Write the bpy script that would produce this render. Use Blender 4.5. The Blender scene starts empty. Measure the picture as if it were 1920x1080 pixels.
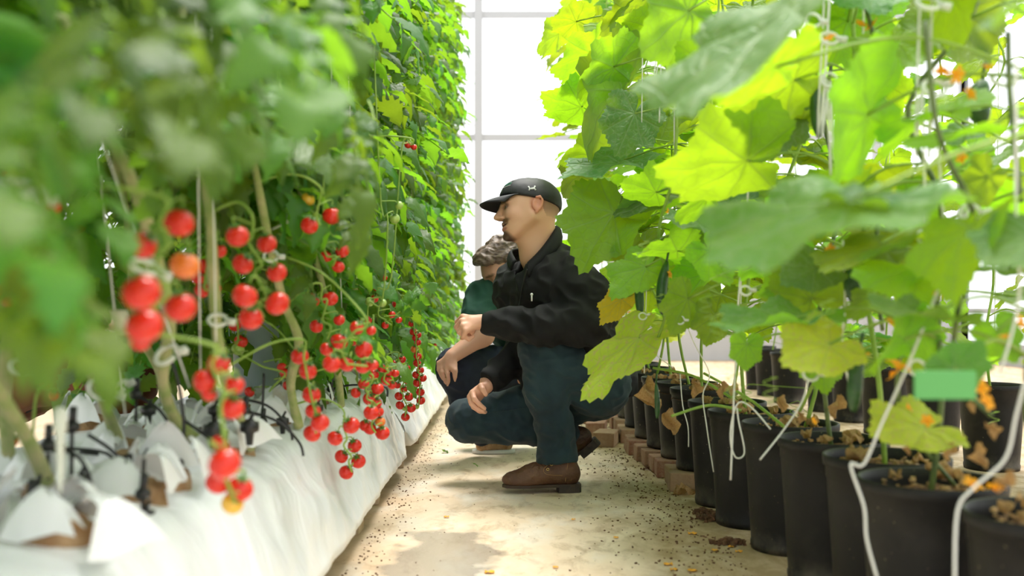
import bpy, math, random
import numpy as np
from mathutils import Vector, Matrix, noise
random.seed(7); rng = np.random.default_rng(7)
R = random.uniform; PI = math.pi
sc = bpy.context.scene; COL = sc.collection
# ------------------------------------------------------------------ camera, sky, exposure
H = 0.65; FP = 1866.67
cam = bpy.data.objects.new('camera', bpy.data.cameras.new('camera')); COL.objects.link(cam)
cam.location = (0, 0, H); cam.rotation_euler = (PI/2, 0, 0)
cam.data.lens = 35; cam.data.sensor_width = 36
cam.data.shift_x = 10/1920; cam.data.shift_y = 35/1920
cam.data.clip_start = 0.05
cam.data.dof.use_dof = True; cam.data.dof.focus_distance = 3.55; cam.data.dof.aperture_fstop = 2.5
sc.camera = cam
world = bpy.data.worlds.new('overcast'); sc.world = world; world.use_nodes = True
bg = world.node_tree.nodes['Background']; bg.inputs[0].default_value = (0.96, 0.98, 1.0, 1); bg.inputs[1].default_value = 1.35
sun = bpy.data.objects.new('sun', bpy.data.lights.new('sun', 'SUN')); COL.objects.link(sun)
sun.data.energy = 5.0; sun.data.angle = math.radians(25); sun.data.color = (1, 0.97, 0.9)
sun.rotation_euler = Vector((0.12, 0.30, 0.94)).to_track_quat('Z', 'Y').to_euler()
sc.view_settings.view_transform = 'Standard'; sc.view_settings.look = 'None'
sc.view_settings.gamma = 1; sc.view_settings.use_curve_mapping = False
sc.view_settings.exposure = 0.5
sc.cycles.use_denoising = True
sc.cycles.max_bounces = 10; sc.cycles.transmission_bounces = 8; sc.cycles.transparent_max_bounces = 12; sc.cycles.diffuse_bounces = 5

def P(px, py, Y):
    """a point in the place, from where it is seen and how far off it stands"""
    return Vector(((px-950)*Y/FP, Y, H-(py-575)*Y/FP))

# ------------------------------------------------------------------ helpers
ORD = ['first', 'second', 'third', 'fourth', 'fifth', 'sixth', 'seventh', 'eighth', 'ninth', 'tenth', 'eleventh', 'twelfth', 'thirteenth', 'fourteenth', 'fifteenth', 'sixteenth', 'seventeenth', 'eighteenth', 'nineteenth', 'twentieth']
def tag(o, label=None, cat=None, group=None, kind=None):
    if label: o['label'] = label
    if cat: o['category'] = cat
    if group: o['group'] = group
    if kind: o['kind'] = kind
    return o
def empty(name, loc=(0, 0, 0), parent=None):
    o = bpy.data.objects.new(name, None); COL.objects.link(o); o.location = loc
    o.empty_display_size = 0.05
    if parent: o.parent = parent
    return o
def inst(name, mesh, parent=None, M=None):
    o = bpy.data.objects.new(name, mesh); COL.objects.link(o)
    if parent:
        o.parent = parent
        if M is None: M = Matrix.Identity(4)
        L = Matrix.Translation(-parent.location) if parent.parent is None else Matrix.Translation(-parent.location-parent.parent.location)
        o.matrix_basis = L @ M
    elif M is not None: o.matrix_basis = M
    return o
def kid(child, parent):
    """parent a mesh with world-space vertices to a thing whose origin is a pure translation"""
    child.parent = parent
    t = parent.matrix_basis.copy()
    if parent.parent: t = parent.parent.matrix_basis @ t
    child.matrix_basis = t.inverted() @ child.matrix_basis
    return child

class MB:
    def __init__(s): s.v = []; s.f = []; s.m = []; s.uv = {}
    def add(s, vs, fs, m=0):
        b = len(s.v); s.v += [tuple(v) for v in vs]
        s.f += [tuple(b+i for i in f) for f in fs]; s.m += [m]*len(fs); return s
    def box(s, c, d, m=0, rz=0, j=0):
        c = Vector(c); vs = []
        for x in (-1, 1):
            for y in (-1, 1):
                for z in (-1, 1):
                    p = Vector((x*d[0]/2, y*d[1]/2, z*d[2]/2)) + Vector((R(-j, j), R(-j, j), R(-j, j)))
                    p.rotate(Matrix.Rotation(rz, 3, 'Z')); vs.append(c+p)
        return s.add(vs, [(0, 1, 3, 2), (4, 6, 7, 5), (0, 4, 5, 1), (2, 3, 7, 6), (0, 2, 6, 4), (1, 5, 7, 3)], m)
    def grid(s, rows, m=0, close=False):
        n = len(rows[0]); vs = [p for r in rows for p in r]; fs = []
        for i in range(len(rows)-1):
            for j in range(n if close else n-1):
                k = (j+1) % n; fs.append((i*n+j, i*n+k, (i+1)*n+k, (i+1)*n+j))
        return s.add(vs, fs, m)
    def tube(s, pts, r, n=6, m=0, cap=True):
        pts = [Vector(p) for p in pts]; rs = r if hasattr(r, '__len__') else [r]*len(pts)
        rows = []; up = None
        for i, p in enumerate(pts):
            t = (pts[min(i+1, len(pts)-1)]-pts[max(i-1, 0)])
            if t.length < 1e-9: t = Vector((0, 0, 1))
            t.normalize()
            if up is None: up = t.orthogonal().normalized()
            up = (up-t*up.dot(t))
            up = up.normalized() if up.length > 1e-6 else t.orthogonal().normalized()
            q = t.cross(up)
            rows.append([p+(up*math.cos(a)+q*math.sin(a))*rs[i] for a in [2*PI*k/n for k in range(n)]])
        s.grid(rows, m, True)
        if cap:
            b = len(s.v)
            s.f += [tuple(range(b-n, b)), tuple(reversed(range(b-n*len(pts), b-n*len(pts)+n)))]; s.m += [m, m]
        return s
    def lathe(s, prof, n=32, c=(0, 0, 0), m=0):
        c = Vector(c)
        return s.grid([[c+Vector((r*math.cos(2*PI*k/n), r*math.sin(2*PI*k/n), z)) for k in range(n)] for r, z in prof], m, True)
    def ball(s, c, r, n=10, m=0, sq=(1, 1, 1)):
        c = Vector(c); k2 = max(4, n//2+1)
        rows = [[c+Vector((math.sin(PI*i/k2)*math.cos(2*PI*k/n)*r*sq[0], math.sin(PI*i/k2)*math.sin(2*PI*k/n)*r*sq[1], math.cos(PI*i/k2)*r*sq[2])) for k in range(n)] for i in range(k2+1)]
        return s.grid(rows, m, True)
    def mesh(s, name, mats, smooth=True):
        me = bpy.data.meshes.new(name); me.from_pydata(s.v, [], s.f)
        for x in (mats if isinstance(mats, (list, tuple)) else [mats]): me.materials.append(x)
        me.polygons.foreach_set('material_index', s.m)
        me.polygons.foreach_set('use_smooth', [smooth]*len(s.f)); me.update(); return me
    def build(s, name, mats, parent=None, smooth=True):
        o = bpy.data.objects.new(name, s.mesh(name, mats, smooth)); COL.objects.link(o)
        if parent: kid(o, parent)
        return o
def spline(pts, n=6):
    """Catmull-Rom through points"""
    pts = [Vector(p) for p in pts]; out = []
    for i in range(len(pts)-1):
        a, b, c, d = pts[max(i-1, 0)], pts[i], pts[i+1], pts[min(i+2, len(pts)-1)]
        for k in range(n):
            t = k/n
            out.append(0.5*((2*b)+(c-a)*t+(2*a-5*b+4*c-d)*t*t+(3*b-a-3*c+d)*t*t*t))
    out.append(pts[-1]); return out
def frame(loc, d, nrm, s=1.0, sx=1.0):
    """matrix: local +Y along d, local +Z near nrm"""
    y = Vector(d).normalized(); n = Vector(nrm); n = n-y*n.dot(y)
    n = n.normalized() if n.length > 1e-5 else y.orthogonal().normalized()
    x = y.cross(n)
    M = Matrix((x*s*sx, y*s, n*s)).transposed().to_4x4(); M.translation = Vector(loc); return M

# ------------------------------------------------------------------ materials
class NT:
    def __init__(s, name):
        s.mat = bpy.data.materials.new(name); s.mat.use_nodes = True; s.t = s.mat.node_tree
        s.b = s.t.nodes['Principled BSDF']; s.out = s.t.nodes['Material Output']
    def n(s, typ, **kw):
        x = s.t.nodes.new(typ)
        for k, v in kw.items():
            if k.startswith('i_'): x.inputs[k[2:].replace('_', ' ')].default_value = v
            else: setattr(x, k, v)
        return x
    def l(s, a, b): s.t.links.new(a, b)
    def noise(s, scale, detail=4, rough=0.5, vec=None, dist=0.0):
        x = s.n('ShaderNodeTexNoise'); x.inputs['Scale'].default_value = scale; x.inputs['Detail'].default_value = detail
        x.inputs['Roughness'].default_value = rough; x.inputs['Distortion'].default_value = dist
        if vec is not None: s.l(vec, x.inputs['Vector'])
        return x.outputs['Fac']
    def ramp(s, f, *st):
        x = s.n('ShaderNodeValToRGB'); e = x.color_ramp.elements
        while len(e) < len(st): e.new(0.5)
        for i, (p, c) in enumerate(st): e[i].position = p; e[i].color = (c, c, c, 1) if not hasattr(c, '__len__') else (*c, 1)
        s.l(f, x.inputs[0]); return x.outputs[0]
    def mix(s, f, a, b, blend='MIX'):
        x = s.n('ShaderNodeMix', data_type='RGBA', blend_type=blend)
        for sock, v in ((x.inputs[0], f), (x.inputs[6], a), (x.inputs[7], b)):
            if hasattr(v, 'links'): s.l(v, sock)
            elif hasattr(v, '__len__'): sock.default_value = (*v, 1)
            else: sock.default_value = v
        return x.outputs[2]
    def math(s, op, a, b=0.0, c=0.0):
        x = s.n('ShaderNodeMath', operation=op)
        for sock, v in zip(x.inputs, (a, b, c)):
            if hasattr(v, 'links'): s.l(v, sock)
            else: sock.default_value = v
        return x.outputs[0]
    def bump(s, h, strength=0.3, dist=0.01):
        x = s.n('ShaderNodeBump'); x.inputs['Strength'].default_value = strength; x.inputs['Distance'].default_value = dist
        s.l(h, x.inputs['Height']); return x.outputs[0]
    def obj(s): return s.n('ShaderNodeTexCoord').outputs['Object']
    def gpos(s): return s.n('ShaderNodeNewGeometry').outputs['Position']
def simple(name, col, rough=0.6, col2=None, scale=20, bump=0.0, bscale=60, spec=0.5, metal=0, coat=0, trans=None):
    t = NT(name); b = t.b
    b.inputs['Roughness'].default_value = rough; b.inputs['Specular IOR Level'].default_value = spec
    b.inputs['Metallic'].default_value = metal; b.inputs['Coat Weight'].default_value = coat
    if col2 is not None:
        t.l(t.mix(t.ramp(t.noise(scale, vec=t.obj()), (0.35, 0.0), (0.65, 1.0)), col, col2), b.inputs['Base Color'])
    else: b.inputs['Base Color'].default_value = (*col, 1)
    if bump: t.l(t.bump(t.noise(bscale, vec=t.obj()), bump), b.inputs['Normal'])
    if trans:
        tr = t.n('ShaderNodeBsdfTranslucent'); tr.inputs[0].default_value = (*trans[0], 1)
        mx = t.n('ShaderNodeMixShader'); mx.inputs[0].default_value = trans[1]
        t.l(b.outputs[0], mx.inputs[1]); t.l(tr.outputs[0], mx.inputs[2]); t.l(mx.outputs[0], t.out.inputs[0])
    return t.mat
def leaf_mat(name, top, back, glow, tr=0.5, rough=0.45, var=0.25, spots=None, veins=True, vein_col=(0.25, 0.42, 0.12), vs=6, spec=0.4):
    t = NT(name); b = t.b
    ri = t.n('ShaderNodeObjectInfo').outputs['Random']; bf = t.n('ShaderNodeNewGeometry').outputs['Backfacing']
    uv = t.n('ShaderNodeUVMap').outputs[0]
    base = t.mix(bf, top, back)
    hs = t.n('ShaderNodeHueSaturation'); hs.inputs['Saturation'].default_value = 1.0
    t.l(t.math('MULTIPLY_ADD', ri, 0.05, 0.475), hs.inputs['Hue']); t.l(t.math('MULTIPLY_ADD', ri, var*2, 1-var), hs.inputs['Value'])
    nz = t.noise(vs*1.3, 4, vec=uv)
    base = t.mix(t.math('MULTIPLY', nz, 0.35), base, tuple(c*0.55 for c in top))
    glowc = t.mix(t.math('MULTIPLY', nz, 0.3), glow, tuple(c*0.6 for c in glow))
    h = nz
    if veins:
        sp = t.n('ShaderNodeSeparateXYZ'); t.l(uv, sp.inputs[0])
        ax = t.math('ABSOLUTE', sp.outputs[0]); y = sp.outputs[1]
        best = None
        for ang in (0, 40, 84, 130):
            a = math.radians(ang); dx, dy = math.sin(a), math.cos(a)
            cr = t.math('ABSOLUTE', t.math('SUBTRACT', t.math('MULTIPLY', ax, dy), t.math('MULTIPLY', y, dx)))
            dt = t.math('ADD', t.math('MULTIPLY', ax, dx), t.math('MULTIPLY', y, dy))
            pen = t.math('MULTIPLY', t.math('LESS_THAN', dt, 0.0), 1.0)
            wid = t.math('MULTIPLY', dt, 0.012)
            v = t.math('ADD', t.math('ADD', cr, wid), pen)
            best = v if best is None else t.math('MINIMUM', best, v)
        main = t.ramp(best, (0.008, 1.0), (0.03, 0.0))
        vo = t.n('ShaderNodeTexVoronoi', feature='DISTANCE_TO_EDGE'); vo.inputs['Scale'].default_value = vs
        t.l(uv, vo.inputs['Vector'])
        minor = t.ramp(vo.outputs['Distance'], (0.0, 1.0), (0.10, 0.0))
        vm = t.math('MAXIMUM', main, t.math('MULTIPLY', minor, 0.45))
        base = t.mix(t.math('MULTIPLY', vm, 0.6), base, vein_col)
        glowc = t.mix(t.math('MULTIPLY', vm, 0.55), glowc, tuple(c*0.35 for c in glow))
        h = t.math('SUBTRACT', t.math('MULTIPLY', nz, 0.5), vm)
    if spots:
        sn = t.ramp(t.noise(vs*2.2, 3, 0.6, vec=uv), (0.54, 0.0), (0.6, 1.0))
        base = t.mix(t.math('MULTIPLY', sn, 0.8), base, spots); glowc = t.mix(t.math('MULTIPLY', sn, 0.7), glowc, spots)
    t.l(base, hs.inputs['Color']); t.l(hs.outputs[0], b.inputs['Base Color'])
    b.inputs['Roughness'].default_value = rough; b.inputs['Specular IOR Level'].default_value = spec
    nb = t.bump(h, 0.35, 0.01); t.l(nb, b.inputs['Normal'])
    tl = t.n('ShaderNodeBsdfTranslucent')
    h2 = t.n('ShaderNodeHueSaturation'); t.l(glowc, h2.inputs['Color']); t.l(t.math('MULTIPLY_ADD', ri, var*2, 1-var), h2.inputs['Value'])
    t.l(t.math('MULTIPLY_ADD', ri, 0.05, 0.475), h2.inputs['Hue']); t.l(h2.outputs[0], tl.inputs[0])
    mx = t.n('ShaderNodeMixShader'); mx.inputs[0].default_value = tr
    t.l(b.outputs[0], mx.inputs[1]); t.l(tl.outputs[0], mx.inputs[2]); t.l(mx.outputs[0], t.out.inputs[0])
    return t.mat
M = {}
M['tleaf'] = leaf_mat('tomato_leaf', (0.060, 0.155, 0.035), (0.14, 0.26, 0.07), (0.32, 0.60, 0.02), 0.48, 0.4, 0.3, veins=False, vs=5, spec=0.35)
M['cleaf'] = leaf_mat('cucumber_leaf', (0.09, 0.23, 0.035), (0.17, 0.35, 0.045), (0.52, 0.80, 0.015), 0.6, 0.5, 0.22, vs=7, vein_col=(0.3, 0.5, 0.15))
M['cleaf_dull'] = leaf_mat('dull_cucumber_leaf', (0.065, 0.19, 0.05), (0.15, 0.3, 0.03), (0.30, 0.54, 0.02), 0.42, 0.5, 0.15, spots=(0.2, 0.32, 0.10), vs=7, vein_col=(0.3, 0.45, 0.2))
M['cleaf_yellow'] = leaf_mat('yellowing_cucumber_leaf', (0.42, 0.58, 0.05), (0.5, 0.62, 0.08), (0.75, 0.9, 0.04), 0.5, 0.55, 0.1, spots=(0.55, 0.5, 0.15), vs=7, vein_col=(0.55, 0.7, 0.2))
M['cleaf_gold'] = leaf_mat('golden_leaf', (0.75, 0.6, 0.03), (0.75, 0.6, 0.05), (0.95, 0.8, 0.03), 0.45, 0.6, 0.1, vs=6, vein_col=(0.7, 0.7, 0.2))
M['dry'] = simple('dry_leaf', (0.42, 0.23, 0.09), 0.8, (0.62, 0.42, 0.2), 18, 0.4, 40, trans=((0.6, 0.35, 0.12), 0.3))
M['stem'] = simple('tomato_stem', (0.24, 0.32, 0.09), 0.6, (0.42, 0.4, 0.2), 25, 0.5, 90)
M['vine'] = simple('cucumber_stem', (0.22, 0.36, 0.05), 0.5, (0.36, 0.5, 0.1), 30, 0.2, 80, trans=((0.5, 0.75, 0.1), 0.25))
M['vine_dark'] = simple('dark_cucumber_stem', (0.06, 0.1, 0.03), 0.5, (0.13, 0.18, 0.05), 30, 0.2, 80)
M['red'] = simple('ripe_tomato', (0.62, 0.018, 0.012), 0.22, (0.70, 0.03, 0.012), 9, spec=0.4, coat=0.1)
M['orange'] = simple('orange_tomato', (0.75, 0.14, 0.02), 0.25, (0.8, 0.22, 0.03), 9, coat=0.3)
M['green'] = simple('green_tomato', (0.3, 0.46, 0.08), 0.3, (0.42, 0.56, 0.14), 9, coat=0.2)
M['yellow'] = simple('yellow_tomato', (0.75, 0.38, 0.03), 0.25, (0.8, 0.5, 0.06), 9, coat=0.3)
M['calyx'] = simple('calyx', (0.08, 0.2, 0.03), 0.6)
M['cuke'] = simple('cucumber_skin', (0.012, 0.055, 0.012), 0.35, (0.03, 0.1, 0.02), 20, 0.3, 120)
M['flower'] = simple('flower_petal', (0.95, 0.42, 0.02), 0.6, trans=((1, 0.5, 0.02), 0.4))
M['petal'] = simple('fallen_petal', (0.9, 0.42, 0.03), 0.6)
M['twine'] = simple('white_twine', (0.78, 0.78, 0.74), 0.7, bump=0.4, bscale=400)
M['clip'] = simple('white_clip', (0.8, 0.82, 0.78), 0.35, trans=((0.9, 0.95, 0.85), 0.35))
M['white'] = simple('white_paint', (0.72, 0.73, 0.74), 0.5); M['frame'] = simple('frame_aluminium', (0.42, 0.42, 0.43), 0.5)
M['bucket'] = simple('bucket_plastic', (0.62, 0.68, 0.78), 0.35)
M['blackp'] = simple('black_dripper', (0.012, 0.012, 0.013), 0.4)
M['soil'] = simple('soil', (0.10, 0.045, 0.02), 0.95, (0.2, 0.1, 0.05), 60, 1.0, 120)
M['coir'] = simple('coir', (0.3, 0.16, 0.07), 0.95, (0.5, 0.33, 0.18), 30, 1.0, 90)
M['wood'] = simple('wood_block', (0.4, 0.28, 0.16), 0.8, (0.52, 0.4, 0.26), 15, 0.4, 60)
M['card'] = simple('tag_card', (0.7, 0.66, 0.5), 0.7)
M['glabel'] = simple('green_card', (0.1, 0.36, 0.1), 0.6)
def pot_mat():
    t = NT('black_pot_plastic'); g = t.obj()
    n1 = t.ramp(t.noise(7, 5, 0.65, vec=g), (0.45, 0.0), (0.75, 1.0))
    sp = t.ramp(t.noise(90, 2, vec=g), (0.72, 0.0), (0.76, 1.0))
    z = t.n('ShaderNodeSeparateXYZ'); t.l(g, z.inputs[0])
    low = t.ramp(z.outputs[2], (0.0, 1.0), (0.07, 0.0))
    c = t.mix(t.math('MULTIPLY', n1, 0.6), (0.013, 0.013, 0.014), (0.04, 0.037, 0.033))
    c = t.mix(t.math('MULTIPLY', t.math('MULTIPLY', low, n1), 0.8), c, (0.22, 0.19, 0.14))
    c = t.mix(t.math('MULTIPLY', sp, 0.7), c, (0.3, 0.25, 0.15))
    t.l(c, t.b.inputs['Base Color']); t.b.inputs['Roughness'].default_value = 0.5; t.b.inputs['Specular IOR Level'].default_value = 0.22
    t.l(t.bump(t.noise(30, 3, vec=g), 0.1), t.b.inputs['Normal']); return t.mat
M['pot'] = pot_mat()
def brick_mat():
    t = NT('old_brick'); g = t.obj(); ri = t.n('ShaderNodeObjectInfo').outputs['Random']
    c = t.mix(t.ramp(t.noise(25, 5, 0.7, vec=g), (0.35, 0.0), (0.7, 1.0)), (0.27, 0.10, 0.06), (0.42, 0.28, 0.2))
    c = t.mix(t.math('MULTIPLY', ri, 0.6), c, (0.42, 0.30, 0.18))
    t.l(c, t.b.inputs['Base Color']); t.b.inputs['Roughness'].default_value = 0.9
    t.l(t.bump(t.noise(120, 4, vec=g), 0.6, 0.004), t.b.inputs['Normal']); return t.mat
M['brick'] = brick_mat()
def film_mat():
    t = NT('white_bag_film'); g = t.gpos()
    n1 = t.noise(5, 5, 0.7, vec=g, dist=0.6)
    st = t.ramp(n1, (0.6, 0.0), (0.72, 1.0))
    c = t.mix(t.math('MULTIPLY', st, 0.45), (0.80, 0.82, 0.84), (0.62, 0.5, 0.38))
    t.l(c, t.b.inputs['Base Color']); t.b.inputs['Roughness'].default_value = 0.28; t.b.inputs['Specular IOR Level'].default_value = 0.5
    mp = t.n('ShaderNodeMapping'); mp.inputs['Scale'].default_value = (3, 6, 2); t.l(g, mp.inputs[0])
    t.l(t.bump(t.noise(1.0, 4, 0.55, vec=mp.outputs[0], dist=1.2), 0.5, 0.03), t.b.inputs['Normal'])
    return t.mat
M['film'] = film_mat()
def floor_mat():
    t = NT('dirty_concrete'); g = t.gpos()
    sp = t.n('ShaderNodeSeparateXYZ'); t.l(g, sp.inputs[0]); x, y = sp.outputs[0], sp.outputs[1]
    mp = t.n('ShaderNodeMapping'); mp.inputs['Scale'].default_value = (1.0, 0.55, 1); t.l(g, mp.inputs[0]); gv = mp.outputs[0]
    big = t.noise(2.2, 5, 0.6, vec=gv, dist=0.8); fine = t.noise(14, 6, 0.7, vec=gv, dist=0.4); sand = t.noise(120, 4, 0.7, vec=g)
    c = t.mix(t.ramp(big, (0.35, 0.0), (0.68, 1.0)), (0.88, 0.73, 0.57), (0.68, 0.49, 0.32))
    c = t.mix(t.ramp(fine, (0.5, 0.0), (0.72, 1.0)), c, (0.40, 0.27, 0.16))
    c = t.mix(t.ramp(t.noise(5, 5, 0.6, vec=gv), (0.5, 0.0), (0.66, 0.7)), c, (0.80, 0.74, 0.66))
    c = t.mix(t.math('MULTIPLY', sand, 0.25), c, (0.35, 0.26, 0.17))
    # soil and moss near the pots and along the bed
    side = t.math('ADD', x, t.math('MULTIPLY', t.math('SUBTRACT', big, 0.5), 0.9))
    mr = t.ramp(side, (0.22, 0.0), (0.5, 1.0))
    c = t.mix(t.math('MULTIPLY', mr, t.ramp(fine, (0.3, 0.35), (0.6, 1.0))), c, (0.36, 0.25, 0.13))
    ml = t.ramp(t.math('MULTIPLY', side, -1.0), (0.22, 0.0), (0.45, 1.0))
    c = t.mix(t.math('MULTIPLY', ml, 0.75), c, (0.30, 0.22, 0.12))
    # wet stain
    ex = t.math('DIVIDE', t.math('ADD', x, 0.17), 0.16); ey = t.math('DIVIDE', t.math('SUBTRACT', y, 2.55), 0.42)
    d = t.math('SQRT', t.math('ADD', t.math('MULTIPLY', ex, ex), t.math('MULTIPLY', ey, ey)))
    d = t.math('ADD', d, t.math('MULTIPLY', t.math('SUBTRACT', t.noise(9, 4, vec=g), 0.5), 1.3))
    wet = t.ramp(d, (0.75, 1.0), (1.05, 0.0))
    c = t.mix(t.math('MULTIPLY', wet, 0.7), c, (0.30, 0.25, 0.21))
    t.l(c, t.b.inputs['Base Color'])
    t.l(t.math('MULTIPLY_ADD', wet, -0.45, 0.7), t.b.inputs['Roughness'])
    hh = t.math('ADD', t.math('MULTIPLY', fine, 0.6), sand); t.l(t.bump(hh, 0.25, 0.006), t.b.inputs['Normal'])
    return t.mat
M['floor'] = floor_mat()
def glass_mat():
    t = NT('greenhouse_glazing'); t.t.nodes.remove(t.b)
    a = t.n('ShaderNodeBsdfTransparent'); b = t.n('ShaderNodeBsdfTranslucent'); b.inputs[0].default_value = (0.9, 0.92, 0.92, 1)
    m = t.n('ShaderNodeMixShader'); m.inputs[0].default_value = 0.12
    t.l(a.outputs[0], m.inputs[1]); t.l(b.outputs[0], m.inputs[2]); t.l(m.outputs[0], t.out.inputs[0]); return t.mat
M['glass'] = glass_mat()

# ------------------------------------------------------------------ the greenhouse
X0, X1, Y0, Y1, ZT = -4.5, 5.5, -4.0, 12.0, 5.2
o = MB().box(((X0+X1)/2, (Y0+Y1)/2, -0.05), (X1-X0+0.4, Y1-Y0+0.4, 0.1)).build('floor', M['floor'], smooth=False); tag(o, 'pale dirty concrete floor with soil and a wet stain', kind='structure')
def struct(name, mb, m, smooth=False): return tag(mb.build(name, m, smooth=smooth), kind='structure')
struct('wall_back', MB().box(((X0+X1)/2, Y1+0.03, 0.36), (X1-X0, 0.06, 0.72)), M['frame'])
struct('wall_left', MB().box((X0-0.03, (Y0+Y1)/2, 0.3), (0.06, Y1-Y0, 0.6)), M['frame'])
struct('wall_right', MB().box((X1+0.03, (Y0+Y1)/2, 0.12), (0.06, Y1-Y0, 0.24)), M['frame'])
nw = 0; nt = 0
xs = [-4.5, -2.94, -0.34, 1.26, 2.86, 4.46, 5.5]; xs = [-4.5, -3.54, -1.94, -0.34, 1.26, 2.86, 4.46, 5.5]
zs = [0.72, 2.69, 4.17, 5.2]
for i, x in enumerate(xs):
    nt += 1; struct('trim_%d' % nt, MB().box((x, Y1, ZT/2), (0.095, 0.09, ZT)), M['frame'])
for z in zs:
    nt += 1; struct('trim_%d' % nt, MB().box(((X0+X1)/2, Y1+0.01, z), (X1-X0, 0.06, 0.07)), M['frame'])
for i in range(len(xs)-1):
    for j in range(3):
        nw += 1; struct('window_%d' % nw, MB().box(((xs[i]+xs[i+1])/2, Y1+0.02, (zs[j]+zs[j+1])/2), (xs[i+1]-xs[i]-0.08, 0.008, zs[j+1]-zs[j]-0.06)), M['glass'])
for xx in (X0, X1):
    for k in range(9):
        nt += 1; struct('trim_%d' % nt, MB().box((xx, Y0+k*2, ZT/2), (0.09, 0.09, ZT)), M['frame'])
    for z in (0.6, 2.69, ZT):
        nt += 1; struct('trim_%d' % nt, MB().box((xx, (Y0+Y1)/2, z), (0.06, Y1-Y0, 0.06)), M['frame'])
    for k in range(8):
        nw += 1; struct('window_%d' % nw, MB().box((xx, Y0+k*2+1, (ZT+0.6)/2), (0.008, 1.9, ZT-0.66)), M['glass'])
for k in range(9):
    nt += 1; struct('trim_%d' % nt, MB().box(((X0+X1)/2, Y0+k*2, ZT+0.02), (X1-X0, 0.07, 0.07)), M['frame'])
struct('ceiling', MB().box(((X0+X1)/2, (Y0+Y1)/2, ZT+0.08), (X1-X0, Y1-Y0, 0.008)), M['glass'])
# crop wires
for i, x in enumerate((-0.85, -0.62, 0.78, 1.95)):
    o = MB().tube([(x, Y0+0.1, 4.1), (x, Y1-0.1, 4.1)], 0.003, 5).build('crop_wire', M['twine'])
    tag(o, ['galvanised wire overhead above the back of the tomato row', 'galvanised wire overhead above the front of the tomato row', 'galvanised wire overhead above the near cucumber row', 'galvanised wire overhead above the far cucumber row'][i], 'wire', 'overhead crop wires')

# ------------------------------------------------------------------ grow bags on wooden blocks
ZB = 0.355
def bag(ya, yb, label):
    n = int((yb-ya)/0.025)
    prof = [(-1.14, 0.10), (-1.16, 0.2), (-1.13, 0.31), (-1.06, ZB-0.01), (-0.95, ZB), (-0.84, ZB+0.01), (-0.73, ZB), (-0.63, ZB+0.008), (-0.55, ZB), (-0.50, ZB-0.015),
            (-0.465, ZB-0.05), (-0.445, ZB-0.09), (-0.43, 0.23), (-0.418, 0.195), (-0.407, 0.16), (-0.398, 0.13), (-0.388, 0.10), (-0.384, 0.08), (-0.40, 0.068), (-0.6, 0.065), (-1.0, 0.07), (-1.14, 0.10)]
    rows = []
    for i in range(n+1):
        y = ya+(yb-ya)*i/n; e = min(i, n-i)/3.0; pinch = 1-0.55*math.exp(-e*e*1.2)
        row = []
        for k, (x, z) in enumerate(prof):
            w = 0.0
            if k < 18:
                a = noise.noise(Vector((x*5, y*3.2+z*7, z*5)))*0.016
                b = (abs(noise.noise(Vector((x*3+9, y*11-z*14, z*4))))-0.15)*0.022
                c = noise.noise(Vector((x*14, y*14, z*14)))*0.004
                w = a+b+c
            nx, nz = (1, 0.25) if (10 <= k <= 17) else ((0, 1) if 3 <= k < 10 else (-0.6, 0.2))
            xx = x+nx*w*(0.6 if k > 15 else 1); zz = z+nz*w
            cx, cz = -0.76, 0.2
            row.append((cx+(xx-cx)*(0.9+0.1*pinch), y, cz+(zz-cz)*pinch if cz+(zz-cz)*pinch > 0.062 else 0.062))
        rows.append(row)
    root = empty('grow_bag', (-0.76, (ya+yb)/2, 0.06)); tag(root, label, 'grow bag', 'white grow bags under the tomato row')
    mb = MB().grid(rows); m = len(prof)
    mb.f += [tuple(range(m-1)), tuple(reversed(range(len(mb.v)-m, len(mb.v)-1)))]; mb.m += [0, 0]
    mb.build('film', M['film'], root)
    return root
bags = [bag(0.25, 3.98, 'long white plastic grow bag nearest the camera, with slit flaps and trusses hanging over it'),
        bag(4.02, 6.5, 'white plastic grow bag behind the near one, beside the crouching men'),
        bag(6.54, 9.2, 'white plastic grow bag farthest away, at the far end of the tomato row')]
for i, y in enumerate((0.9, 1.9, 2.88, 3.3, 4.05, 4.75, 5.6, 6.6, 7.6, 8.8)):
    for s, x in ((0, -0.47), (1, -1.02)):
        o = MB().box((0, 0, 0.031), (0.1, 0.07+R(0, 0.03), 0.062), j=0.003).build('wooden_block', M['wood'], smooth=False)
        o.location = (x, y, 0); o.rotation_euler.z = R(-0.2, 0.2)
        tag(o, '%s wooden block under the %s of the grow bags, counted from the near end' % (ORD[i], ('aisle edge', 'back edge')[s]), 'block', 'wooden blocks under the grow bags')
def flap(c, ang, size, lift, root):
    """a cut corner of film curling up and outward"""
    c = Vector(c); d = Vector((math.cos(ang), math.sin(ang), 0)); q = Vector((-d.y, d.x, 0)); rows = []
    for i in range(6):
        t = i/5; w = size*0.62*(1-t)+0.003
        p = c+d*(size*(0.95-0.65*t*math.cos(lift)))+Vector((0, 0, size*t*math.sin(lift)*1.0+0.004+0.02*math.sin(t*PI)))
        rows.append([p+q*w*u+Vector((0, 0, 0.006*math.sin(u*3+t*4))) for u in (-1, -0.5, 0, 0.5, 1)])
    MB().grid(rows).build('flap', M['film'], root)
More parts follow.
